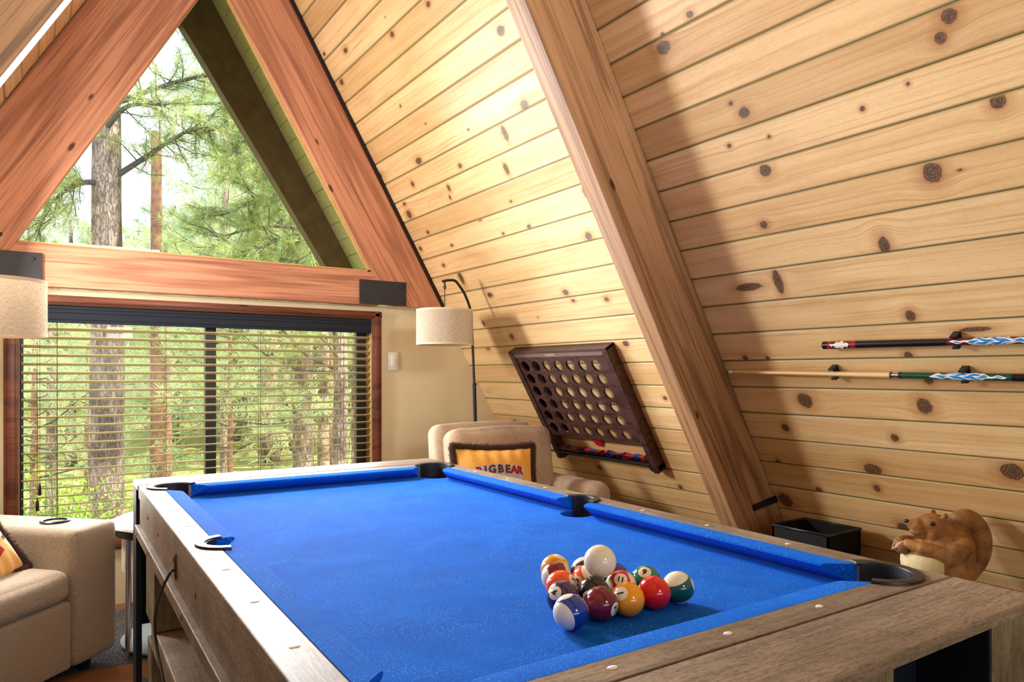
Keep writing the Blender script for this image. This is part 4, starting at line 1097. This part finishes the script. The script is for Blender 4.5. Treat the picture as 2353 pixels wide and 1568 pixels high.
# ------------------------------------------------------------------ cue sticks on the wall
def mat_cue(name, base, zones, flame=None):
    """zones along local X: list of (x, colour); flame: (x0, x1, dark, mid)"""
    t = NT(name); P = t.coord('Object'); s = t.sep(P); X = s[0]
    x0, x1 = zones[0][0], zones[-1][0]
    fx = t.math('DIVIDE', t.math('SUBTRACT', X, x0), max(x1 - x0, 1e-4))
    c = t.ramp(fx, [((z[0] - x0) / (x1 - x0), z[1]) for z in zones[:-1]], 'CONSTANT')
    for (f0, f1, cd, cm) in (flame or []):
        u = t.math('DIVIDE', t.math('SUBTRACT', X, f0), f1 - f0)                  # 0..1
        a = t.math('ABSOLUTE', t.math('DIVIDE', t.math('SUBTRACT', s[1], t.math('MULTIPLY', t.math('SINE', t.math('MULTIPLY', u, 44)), .0016)), .012))
        env = t.math('MULTIPLY', t.math('SUBTRACT', 1, t.math('ABSOLUTE', t.math('SUBTRACT', t.math('MULTIPLY', u, 2), 1))), 1.25)
        wavy = t.math('ADD', env, t.math('MULTIPLY', t.math('SINE', t.math('MULTIPLY', u, 25)), .22))
        dif = t.math('SUBTRACT', wavy, a)
        ins = t.math('GREATER_THAN', dif, 0)
        inner = t.math('GREATER_THAN', dif, .22)
        zone = t.math('MULTIPLY', t.math('GREATER_THAN', u, 0), t.math('LESS_THAN', u, 1))
        tw = t.math('GREATER_THAN', t.math('SINE', t.math('ADD', t.math('MULTIPLY', u, 38), t.math('MULTIPLY', a, 7))), .62)
        c2 = t.mix(inner, (.80, .78, .74), t.mix(tw, cm, (.8, .78, .74)))
        c = t.mix(t.math('MULTIPLY', ins, zone), c, c2)
    t.set(c, .18, spec=.5, coat=.4); return t.m
def cue(label, y_butt, s_butt, y_tip, s_tip, mat, zones_x, flip=False):
    P0, P1 = RF(s_butt, y_butt, .030), RF(s_tip, y_tip, .030)
    X = (P1 - P0); L = X.length; X.normalize(); N = Vector((-.93, -.36, -.05)); Yv = N.cross(X).normalized(); N = X.cross(Yv)
    Mx = Matrix(((X.x, Yv.x, N.x, P0.x), (X.y, Yv.y, N.y, P0.y), (X.z, Yv.z, N.z, P0.z), (0, 0, 0, 1)))
    root = thing('cue_stick', label, 'cue stick', M=Mx)
    R = lambda x: .0150 - (.0150 - .0110) * min(x / .74, 1) - (max(x - .74, 0) / .73) * .0048
    def seg(nm, a, b_, mt, ex=0):
        q = B(); n = 8; pr_ = [(R(a) + ex - (.004 if a == 0 else 0), a)] + [(R(a + (b_ - a) * k / n) + ex, a + .004 + (b_ - a - .004) * k / n) for k in range(n + 1)]
        pr_ = [(0, a)] + pr_ + [(0, b_)]
        q.lathe(pr_, 28, Matrix(((0, 0, 1, 0), (0, 1, 0, 0), (-1, 0, 0, 0), (0, 0, 0, 1)))); return q.done(nm, mt, root, True, sharp=40)
    seg('butt', 0, .735, mat); seg('joint_collar', .735, .742, M['black'], .0008); seg('joint_ring', .742, .765, M['chrome'], .0004); seg('joint_collar', .765, .772, M['black'], .0008)
    seg('shaft', .772, L - .028, M['maple']); seg('ferrule', L - .028, L - .008, M['white']); seg('cue_tip', L - .008, L, plain('cue_leather', srgb(120, 90, 60), .8))
    return root
M['maple'] = mat_timber('maple_shaft', srgb(232, 200, 146), srgb(222, 186, 130), srgb(196, 150, 96), k=3, rough=.3, sc=(1, 20, 20), fine=.2, bmp=.05)
BK, RD, BG, GR = (.006, .006, .007), (.30, .012, .03), (.10, .01, .02), (.006, .06, .035)
m1 = mat_cue('burgundy_cue', BK, [(0, BK), (.022, RD), (.036, BG), (.112, RD), (.130, BK), (.432, BG), (.735, BG), (.74, BG)], [(.034, .114, BK, (.75, .75, .68)), (.44, .70, BG, (.02, .22, .62))])
cue('black and burgundy pool cue on the upper clips, with a blue and white design', 1.531, .1368, .070, .1235, m1, None)
m2 = mat_cue('green_cue', BK, [(0, BK), (.10, BK), (.398, GR), (.735, GR), (.74, GR)], [(.41, .66, GR, (.02, .22, .62))])
cue('green pool cue with a pale shaft on the lower clips', .542, -.0060, 2.012, .0238, m2, None)
def clip(y, s, label):
    r_ = thing('cue_clip', label, 'clip', M=roof_matrix(s, y, 0))
    B().box((-.011, -.024, 0), (.011, .024, .007)).done('back_plate', M['rubber'], r_, bevel=.001)
    B().box((-.011, .0165, .006), (.011, .0235, .036)).done('upper_jaw', M['rubber'], r_, bevel=.002)
    B().box((-.011, -.0235, .006), (.011, -.0165, .036)).done('lower_jaw', M['rubber'], r_, bevel=.002)
clip(1.078, .1318, 'black clip holding the butt of the burgundy cue')
clip(1.530, .0140, 'small black clip holding the pale shaft of the green cue')
clip(1.080, .0050, 'black clip holding the decorated butt of the green cue')

# ------------------------------------------------------------------ squirrel statue on its crate
M['crate'] = mat_timber('pale_crate_wood', srgb(190, 164, 120), srgb(172, 144, 102), srgb(120, 92, 60), k=4, rough=.6, sc=(2, 8, 8))
M['crate2'] = mat_timber('reddish_crate_wood', srgb(160, 112, 80), srgb(140, 94, 66), srgb(90, 56, 40), k=4, rough=.6, sc=(2, 8, 8))
def crate(x0, x1, y0, y1, h, mat, label, n=4):
    r_ = thing('wooden_crate', label, 'crate', ((x0 + x1) / 2, (y0 + y1) / 2, 0)); hx, hy = (x1 - x0) / 2, (y1 - y0) / 2
    for k in range(n):
        z0 = .002 + k * h / n; z1 = (k + 1) * h / n - (.004 if k == n - 1 else .008)
        q = B(); q.box((-hx, -hy, z0), (-hx + .014, hy, z1)).box((hx - .014, -hy, z0), (hx, hy, z1)).box((-hx + .0145, -hy, z0), (hx - .0145, -hy + .014, z1)).box((-hx + .0145, hy - .014, z0), (hx - .0145, hy, z1))
        q.done('side_board', mat, r_, bevel=.002)
    B().box((-hx, -hy, h - .003), (hx, hy, h + .012)).done('lid', mat, r_, bevel=.003)
    return r_
SB = .452
crate(2.43, 2.82, 1.03, 1.43, SB - .013, M['crate'], 'pale wooden crate with the squirrel statue standing on it', 3)
def mat_squirrel():
    t = NT('carved_squirrel'); P = t.coord('Object'); b_ = t.attr('belly')
    f = t.noise(t.coord('Object', (1, 1, .6)), 150, 4, .7, 1.5); w_ = t.noise(P, 16, 4, .6)
    br = t.mix(t.ramp(w_, [(.3, 0), (.7, 1)]), srgb(112, 74, 42), srgb(184, 130, 72))
    br = t.mix(t.math('MULTIPLY', t.ramp(f, [(.45, 0), (.7, 1)]), .6), br, srgb(70, 42, 26))
    cr = t.mix(t.ramp(w_, [(.3, 0), (.7, 1)]), srgb(220, 206, 160), srgb(196, 184, 140))
    e = t.math('ADD', b_, t.math('MULTIPLY', t.math('SUBTRACT', f, .5), .25))
    t.set(t.mix(t.ramp(e, [(.45, 0), (.55, 1)]), br, cr), .5, spec=.35); t.bump(f, .5, .004); return t.m
sq = thing('squirrel_statue', 'brown squirrel statue with cream belly holding a nut to its mouth', 'statue', M=Matrix.Translation((2.645, 1.225, SB)) @ Matrix.Rotation(radians(-34.17), 4, 'Z'))
b = B()
b.ball((.022, .0, .105), (.098, .090, .105)); b.ball((-.026, -.005, .085), (.100, .090, .086)); b.ball((.045, 0, .150), (.075, .070, .062))
b.ball((.020, -.062, .055), (.070, .042, .055)); b.ball((.020, .062, .055), (.070, .042, .055))
b.ball((-.055, -.055, .016), (.060, .026, .018)); b.ball((-.055, .055, .016), (.060, .026, .018))
cap((.03, 0, .16), (-.010, -.004, .205), .052, .046, b)
b.ball((-.022, -.004, .212), (.056, .046, .043)); b.ball((-.075, -.004, .214), (.034, .029, .024)); b.ball((-.100, -.004, .222), (.016, .016, .013))
b.ball((-.078, -.006, .196), (.024, .024, .020)); b.ball((-.028, -.034, .188), (.030, .020, .026)); b.ball((-.028, .026, .188), (.030, .020, .026)); b.ball((-.066, -.006, .176), (.018, .018, .010))
for sy in (-1, 1):
    cap((.050, sy * .070, .155), (-.010, sy * .090, .122), .033, .031, b, 6); cap((-.010, sy * .090, .122), (-.085, sy * .052, .143), .030, .023, b, 8); cap((-.085, sy * .052, .143), (-.118, sy * .022, .152), .021, .018, b, 4)
    b.ball((.004, sy * .036, .248), (.012, .007, .014))
tp = smooth_path([(.120, .015, .030), (.162, .02, .10), (.160, .02, .172), (.122, .015, .222), (.076, .010, .228)], 6)
tr_ = [.024, .030, .034, .038, .040, .040, .030]
for i, p in enumerate(tp):
    f = i / (len(tp) - 1) * 6; k = min(int(f), 5); b.ball(p, tr_[k] + (tr_[k + 1] - tr_[k]) * (f - k), seg=16, rings=10)
body = fuse(b, 'body', mat_squirrel(), sq, .0042, 5)
n = len(body.data.vertices); co = np.empty(n * 3, np.float32); body.data.vertices.foreach_get('co', co); co = co.reshape(-1, 3)
d1 = ((co[:, 0] + .085) / .088) ** 2 + ((co[:, 1] + .0) / .085) ** 2 + ((co[:, 2] - .062) / .058) ** 2
bel = np.clip(1.5 - d1 * .5, 0, 1) * np.clip((.122 - co[:, 2]) / .006, 0, 1)
foot_ = (np.abs(co[:, 1]) > .052) & (co[:, 0] > -.035); bel[foot_] *= .2
at = body.data.attributes.new('belly', 'FLOAT', 'POINT'); at.data.foreach_set('value', bel.astype(np.float32))
q = B()
for sy in (-1, 1): B().ball((-.044, -.004 + sy * .040, .226), (.0090, .0065, .0075)).done('eye', M['rubber'], sq, True)
B().ball((-.113, -.004, .228), (.0075, .009, .007)).done('nose', M['rubber'], sq, True)
B().ball((-.128, 0, .138), (.024, .028, .026)).done('nut', plain('nut_brown', srgb(120, 84, 56), .5, nz=.2), sq, True)
M['claw'] = plain('claw', srgb(196, 160, 120), .4)
for sy in (-1, 1):
    for k in range(4):
        a = radians(-50 + 28 * k)
        p0 = Vector((-.118 - .004 * k, sy * (.030 - .003 * k), .160 - .009 * k)); p1 = p0 + Vector((-.022, -sy * .012, -.004 + .003 * k)); p2 = p1 + Vector((-.010, -sy * .008, -.010))
        B().tube([p0, p1, p2], [.0042, .0036, .0012], 8).done('claw', M['claw'], sq, True)

# ------------------------------------------------------------------ black bin on reddish crate
crate(2.60, 2.85, 1.60, 1.89, .435, M['crate2'], 'reddish wooden crate under the black bin at the foot of the rafter', 3)
bn = thing('storage_bin', 'open black storage bin beside the foot of the brown rafter', 'bin', (2.725, 1.745, .4475))
q = B(); hx, hy, hz = .115, .128, .108
q.box((-hx, -hy, 0), (hx, hy, .008)).box((-hx, -hy, .008), (-hx + .008, hy, hz)).box((hx - .008, -hy, .008), (hx, hy, hz)).box((-hx, -hy, .008), (hx, -hy + .008, hz)).box((-hx, hy - .008, .008), (hx, hy, hz))
q.done('bin_body', plain('bin_black', (.0025, .0025, .003), .7, spec=.2), bn)
q = B(); q.tube([(-hx, -hy, hz), (hx, -hy, hz), (hx, hy, hz), (-hx, hy, hz)], .006, 8, closed=True); q.done('bin_rim', M['rubber'], bn, True)
B().box((-.10, -.11, .02), (.10, .11, .045)).done('folded_liner', plain('liner_tan', srgb(110, 86, 60), .9), bn)
# ------------------------------------------------------------------ outside: ground, pines, shrubs
def mat_bark():
    t = NT('pine_bark'); P = t.coord('Object', (1, 1, .28))
    v = t.vor(t.mix(.12, P, t.noise(P, 14, 3, .6, out='Color')), 26, 'DISTANCE_TO_EDGE'); n_ = t.noise(P, 22, 5, .7); big = t.noise(t.coord('Object', (1, 1, .5)), 3.5, 3)
    c = t.mix(t.ramp(n_, [(.35, 0), (.65, 1)]), srgb(176, 152, 134), srgb(232, 204, 180))
    c = t.mix(t.ramp(big, [(.42, 0), (.62, 1)]), c, srgb(122, 104, 92))
    c = t.mix(t.math('MULTIPLY', t.ramp(v, [(0, 1), (.16, 0)]), .75), c, srgb(72, 58, 50))
    t.set(c, .95, spec=.1); t.bump(v, .8, .03); return t.m
def mat_leaf(name, a, b_, c_, trans=.45):
    t = NT(name); n_ = t.noise(t.coord('Object'), 1.4, 4, .7); n2 = t.noise(t.coord('Object'), 14, 2)
    c = t.mix(t.ramp(n_, [(.38, 0), (.62, 1)]), a, b_); c = t.mix(t.ramp(n2, [(.5, 0), (.68, 1)]), c, c_)
    t.set(c, .6, spec=.2)
    tr = t.n('BsdfTranslucent'); t.l(c, tr.inputs[0]); mx = t.n('MixShader'); mx.inputs[0].default_value = trans
    t.l(t.b.outputs[0], mx.inputs[1]); t.l(tr.outputs[0], mx.inputs[2]); t.l(mx.outputs[0], t.out.inputs[0]); return t.m
M['bark'] = mat_bark()
M['bark2'] = plain('reddish_bark', srgb(150, 108, 84), .95, nz=.35, scale=14)
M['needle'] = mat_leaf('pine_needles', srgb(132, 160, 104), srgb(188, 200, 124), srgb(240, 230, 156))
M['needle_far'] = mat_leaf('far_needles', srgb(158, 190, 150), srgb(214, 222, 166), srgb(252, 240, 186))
M['leaf'] = mat_leaf('broad_leaves', srgb(110, 158, 52), srgb(170, 204, 70), srgb(224, 220, 110))
M['branch'] = plain('branch_grey', srgb(92, 84, 78), .9, nz=.2)

def gz(x, y):                                  # ground height
    return -2.3 + .045 * max(y - 6, 0) + .0022 * max(y - 24, 0) ** 2 + .15 * sin(x * .7 + y * .4)
gx_ = np.linspace(-30, 55, 70); gy_ = np.concatenate([np.linspace(4.6, 30, 50), np.linspace(31, 75, 30)])
GX, GYY = np.meshgrid(gx_, gy_, indexing='ij'); GZ = np.vectorize(gz)(GX, GYY)
i, j = np.meshgrid(np.arange(len(gx_) - 1), np.arange(len(gy_) - 1), indexing='ij'); k = (i * len(gy_) + j).ravel()
t = NT('forest_floor'); n_ = t.noise(t.coord('Object'), .9, 5, .7); n2 = t.noise(t.coord('Object'), 12, 4)
c = t.mix(t.ramp(n_, [(.4, 0), (.6, 1)]), srgb(206, 188, 120), srgb(150, 168, 92)); c = t.mix(t.math('MULTIPLY', t.ramp(n2, [(.45, 0), (.7, 1)]), .5), c, srgb(110, 96, 70)); t.set(c, .95, spec=.1)
g = link('ground_1', mesh_np('ground', np.stack([GX, GYY, GZ], -1).reshape(-1, 3), np.stack([k, k + len(gy_), k + len(gy_) + 1, k + 1], -1)), t.m, None, True); tag(g, kind='structure')

def blades(C, D, n, L, W, r, spread=.9):
    """needle tufts: C centres, D directions, n blades each"""
    C = np.repeat(C, n, 0); D = np.repeat(D, n, 0); m = len(C)
    d = D + r.normal(0, spread, (m, 3)); d /= np.linalg.norm(d, axis=1, keepdims=True)
    s = np.cross(d, r.normal(0, 1, (m, 3))); s /= np.linalg.norm(s, axis=1, keepdims=True)
    l_ = L * r.uniform(.6, 1.15, (m, 1)); P = C + r.normal(0, L * .12, (m, 3))
    V = np.stack([P - s * W / 2, P + s * W / 2, P + d * l_ + s * W * .15], 1)
    return V.reshape(-1, 3)
def tri_mesh(name, V): return mesh_np(name, V, np.arange(len(V)).reshape(-1, 3))

def pine(label, group, x, y, rad, h, seed, z0=None, nbr=40, br0=.3, blen=2.2, L=.16, W=.005, nb=26, step=.16, far=False, crown=None, barkm=None, lean=0, snag=False, sub=2):
    r = np.random.default_rng(seed); z0 = gz(x, y) - .1 if z0 is None else z0
    T_ = thing('pine_tree' if not snag else 'dead_tree', label, 'tree', (x, y, z0), 0, group)
    q = B(); H = h; n = 14
    pts = [(lean * (k / n) ** 2 + .03 * rad * sin(k * 1.7), .02 * sin(k * 2.3), H * k / n) for k in range(n + 1)]
    rr_ = [rad * (1.25 if k == 0 else (1 - .72 * (k / n) ** 1.3) * (1 + .03 * sin(k * 2.1))) for k in range(n + 1)]
    if snag: rr_ = [rad * (1 - .2 * k / n) for k in range(n + 1)]
    q.tube(pts, rr_, 18); q.done('trunk', barkm or M['bark'], T_, True)
    if snag: return T_
    q = B(); C = []; D = []
    for b_ in range(nbr):
        f = br0 + (1 - br0) * (b_ + .5) / nbr; zz = H * f; a = b_ * 2.4 + r.uniform(-.5, .5)
        bl_ = blen * (1.15 - f ** 1.5 * .95) * r.uniform(.6, 1.1) if crown is None else crown(f) * r.uniform(.7, 1.1)
        dirv = np.array([cos(a), sin(a), r.uniform(-.15, .45)]); p = np.array([lean * f * f, 0, zz]); P = [p.copy()]
        m = 6
        for k in range(m):
            dirv = dirv + r.normal(0, .16, 3); dirv[2] += .05; dirv /= np.linalg.norm(dirv); p = p + dirv * bl_ / m; P.append(p.copy())
        q.tube([tuple(v) for v in P], [max(.018 * (1 - k / m) * bl_ / 1.6, .004) for k in range(m + 1)], 6)
        P = np.array(P)
        for k in range(2, m + 1):
            for _ in range(sub):
                tw = r.normal(0, 1, 3) * .6 + (P[k] - P[k - 1]) / np.linalg.norm(P[k] - P[k - 1]); tw /= np.linalg.norm(tw)
                tl_ = bl_ * .28 * r.uniform(.5, 1.2); e = P[k] + tw * tl_
                if not far: q.tube([tuple(P[k]), tuple((P[k] + e) / 2 + r.normal(0, .03, 3)), tuple(e)], [.006, .004, .002], 4)
                for f2 in np.arange(step * .6, tl_ + .01, step): C.append(P[k] + tw * f2); D.append(tw)
                C.append(e); D.append(tw)
    q.done('branches', M['branch'], T_, True)
    C = np.array(C); D = np.array(D)
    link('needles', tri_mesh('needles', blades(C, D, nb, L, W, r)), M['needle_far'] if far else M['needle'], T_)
    tag(T_.children[-1], kind='stuff')
    return T_
def boughs(T_, runs, seed, r0=.035, L=.17, W=.006, nb=26, every=.10, twig=.5):
    r = np.random.default_rng(seed); q = B(); C = []; D = []; o = np.array(T_.location)
    for P in runs:
        P = [tuple(np.array(p) - o) for p in P]; S_ = smooth_path(P, 6); m = len(S_)
        q.tube(S_, [r0 * (1 - .8 * k / m) for k in range(m)], 8); S_ = np.array([tuple(v) for v in S_])
        for k in range(4, m):
            for _ in range(2):
                tg = S_[k] - S_[k - 1]; tg /= np.linalg.norm(tg); tw = tg * .5 + r.normal(0, .7, 3); tw /= np.linalg.norm(tw); tl_ = twig * r.uniform(.4, 1.1)
                e1 = S_[k] + tw * tl_ * .55; tw2 = tw + r.normal(0, .35, 3); tw2 /= np.linalg.norm(tw2); e2 = e1 + tw2 * tl_ * .45
                q.tube([tuple(S_[k]), tuple(e1), tuple(e2)], [.008, .005, .003], 5)
                for f in np.arange(.35, 1.01, every / tl_): C.append(S_[k] + tw * tl_ * f if f < .55 else e1 + tw2 * tl_ * (f - .55)); D.append(tw2)
    q.done('bough', M['branch'], T_, True)
    n_ = link('needles', tri_mesh('needles', blades(np.array(C), np.array(D), nb, L, W, r, .75)), M['needle'], T_); tag(n_, kind='stuff')
# big trunk close to the window, slim broken trunk and right-hand trunk
T1 = pine('massive pine trunk with cracked bark close to the window', None, .70, 9.0, .195, 12.5, 1, nbr=16, br0=.52, blen=3.0, L=.17, W=.006, nb=24)
boughs(T1, [[(.75, 8.95, 3.35), (1.05, 8.9, 3.61), (1.36, 8.85, 3.88), (1.64, 8.8, 4.04), (2.1, 8.7, 3.98)], [(.62, 8.95, 3.28), (.47, 8.9, 3.25), (.31, 8.85, 3.13), (.15, 8.8, 2.93), (.06, 8.8, 2.64)], [(.75, 8.9, 4.15), (1.18, 8.7, 4.37), (1.62, 8.5, 4.53), (2.0, 8.3, 4.5)], [(.7, 8.8, 4.6), (1.0, 8.3, 4.85), (1.3, 7.9, 4.9)], [(.7, 8.85, 3.9), (.85, 8.4, 4.0), (1.15, 8.0, 3.95)]], 81)

pine('slim broken-topped trunk between the big pine and the right-hand pines', None, 1.72, 13.0, .10, 7.25, 2, snag=True, barkm=M['bark2'])
pine('thick pine trunk standing behind the right part of the window', None, 3.84, 12.0, .19, 14, 3, nbr=44, br0=.28, blen=2.8, L=.16, W=.006, nb=22)
T4 = pine('bushy pine filling the right side of the gable window', None, 3.15, 8.4, .11, 9.5, 4, nbr=46, br0=.36, blen=2.0, L=.15, W=.0055, nb=24)
pine('tall green pine behind the dark outer rafter', None, 4.6, 10.0, .15, 12.0, 5, nbr=46, br0=.25, blen=2.6, L=.16, W=.006, nb=22)
boughs(T4, [[(3.1, 8.4, 3.35), (2.6, 8.3, 3.3), (2.2, 8.3, 3.18), (1.75, 8.35, 2.95)], [(3.1, 8.4, 2.9), (2.7, 8.2, 2.85), (2.3, 8.1, 2.7), (1.95, 8.1, 2.5)], [(3.1, 8.4, 4.1), (2.6, 8.2, 4.1), (2.1, 8.1, 3.9), (1.8, 8.0, 3.6)], [(3.1, 8.4, 4.7), (2.5, 8.3, 4.8), (2.0, 8.3, 4.6)], [(3.1, 8.4, 3.7), (2.7, 8.0, 3.6), (2.4, 7.7, 3.5)], [(3.1, 8.4, 2.5), (2.6, 8.5, 2.4), (2.1, 8.6, 2.25)], [(3.1, 8.4, 5.2), (2.4, 8.2, 5.4), (1.7, 8.1, 5.2)], [(3.3, 9.2, 3.0), (2.6, 9.3, 3.1), (1.95, 9.4, 2.9)], [(3.3, 9.2, 3.9), (2.7, 9.3, 4.1), (2.2, 9.4, 4.0)], [(3.3, 9.2, 2.3), (2.8, 9.2, 2.2), (2.3, 9.2, 2.1)]], 82, nb=34, W=.0075, twig=.6)
# thin trunks in the middle distance
mid = [(2.15, 15.0, .13, 5.6, 11), (3.05, 15.5, .10, 6.5, 12), (2.55, 11.5, .055, 4.8, 13), (3.9, 18, .15, 11, 14), (5.0, 16, .13, 10, 15), (6.3, 18, .16, 12, 16), (7.2, 20, .2, 13, 17), (.35, 17, .12, 5.2, 18), (1.15, 19, .14, 6.2, 19), (5.6, 14, .12, 10, 20), (.05, 13, .08, 4.2, 21)]
for (x, y, rad, h, sd) in mid:
    px = 'left' if x / y < .12 else ('middle' if x / y < .26 else 'right')
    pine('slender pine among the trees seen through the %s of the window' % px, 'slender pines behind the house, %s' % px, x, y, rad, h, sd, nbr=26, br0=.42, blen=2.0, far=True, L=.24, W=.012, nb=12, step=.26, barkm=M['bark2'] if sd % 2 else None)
# distant forest: five shapes, copied
protos = []
for s_ in range(5):
    def crown(f, s_=s_): return (1.9 + .35 * s_) * (1.08 - f) + .25
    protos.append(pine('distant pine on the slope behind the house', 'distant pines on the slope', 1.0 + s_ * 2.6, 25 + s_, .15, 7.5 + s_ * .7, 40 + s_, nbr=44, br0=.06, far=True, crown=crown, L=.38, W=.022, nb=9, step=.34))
def where(o, x, y):
    f = x / y; px = 'left part' if f < .10 else ('centre' if f < .20 else ('right part' if f < .30 else 'far right'))
    dd = 'middle' if y < 38 else 'far'
    tag(o, '%s-distance pine on the slope, seen through the %s of the window' % (dd, px), 'tree', '%s pines behind the window, %s' % (dd, px))
for o_ in protos: where(o_, o_.location.x, o_.location.y)
rr = random.Random(11)
for k in range(78):
    y = 22 + 42 * (k / 78.) + rr.uniform(-1, 1); x = rr.uniform(-.09, .56) * y
    if x / y < .14 and y < 34: y += 14
    s_ = rr.randrange(5); pz = protos[s_]
    c = pz.copy(); COL.objects.link(c); c.location = (x, y, gz(x, y) - .2); c.rotation_euler = (0, 0, rr.uniform(0, 6.28)); sc = rr.uniform(.75, 1.25) * (1.5 if x / y > .19 else .85); c.scale = (sc, sc, sc)
    where(c, x, y)
    for ch in pz.children:
        d = ch.copy(); COL.objects.link(d); d.parent = c
# leafy shrubs below the window
def shrub(label, x, y, R_, h, seed, nleaf=4200, size=.038, mat=None):
    r = np.random.default_rng(seed); T_ = thing('leafy_shrub', label, 'shrub', (x, y, gz(x, y) - .05), 0, 'leafy shrubs below the window')
    q = B(); C = []
    for k in range(26):
        a = r.uniform(0, 6.28); e = np.array([cos(a) * R_ * r.uniform(.3, 1), sin(a) * R_ * r.uniform(.3, 1), h * r.uniform(.55, 1.0)]); m_ = e * .5 + r.normal(0, .08, 3)
        q.tube([(0, 0, 0), tuple(m_), tuple(e)], [.012, .008, .003], 5)
        for f in r.uniform(.35, 1.05, nleaf // 26): C.append((m_ + (e - m_) * (f - .35) / .65 if f > .35 else m_ * f) + r.normal(0, R_ * .13, 3))
    q.done('stems', M['branch'], T_, True); C = np.array(C); n_ = len(C)
    d = r.normal(0, 1, (n_, 3)); d[:, 2] *= .5; d /= np.linalg.norm(d, axis=1, keepdims=True); s = np.cross(d, r.normal(0, 1, (n_, 3))); s /= np.linalg.norm(s, axis=1, keepdims=True)
    L_ = size * r.uniform(.6, 1.2, (n_, 1)); V = np.stack([C, C + d * L_ * .5 + s * L_ * .35, C + d * L_, C + d * L_ * .5 - s * L_ * .35], 1).reshape(-1, 3)
    tag(link('leaves', mesh_np('leaves', V, np.arange(4 * n_).reshape(-1, 4)), mat or M['leaf'], T_), kind='stuff')
shrub('bright green leafy shrub at the left below the window', .12, 7.4, .75, 2.6, 60, 7000)
shrub('yellow-green leafy shrub right of the big pine trunk', 1.45, 8.6, .8, 1.9, 61, 5000)
shrub('low leafy shrub at the far left beyond the blind', -.35, 6.8, .7, 2.2, 62, 5000)
shrub('leafy shrub behind the big pine trunk at the left', .55, 10.8, .9, 2.4, 63, 5000)
shrub('pale leafy shrub near the right end of the window', 3.4, 10.2, .9, 1.9, 64, 5000, mat=M['needle_far'])
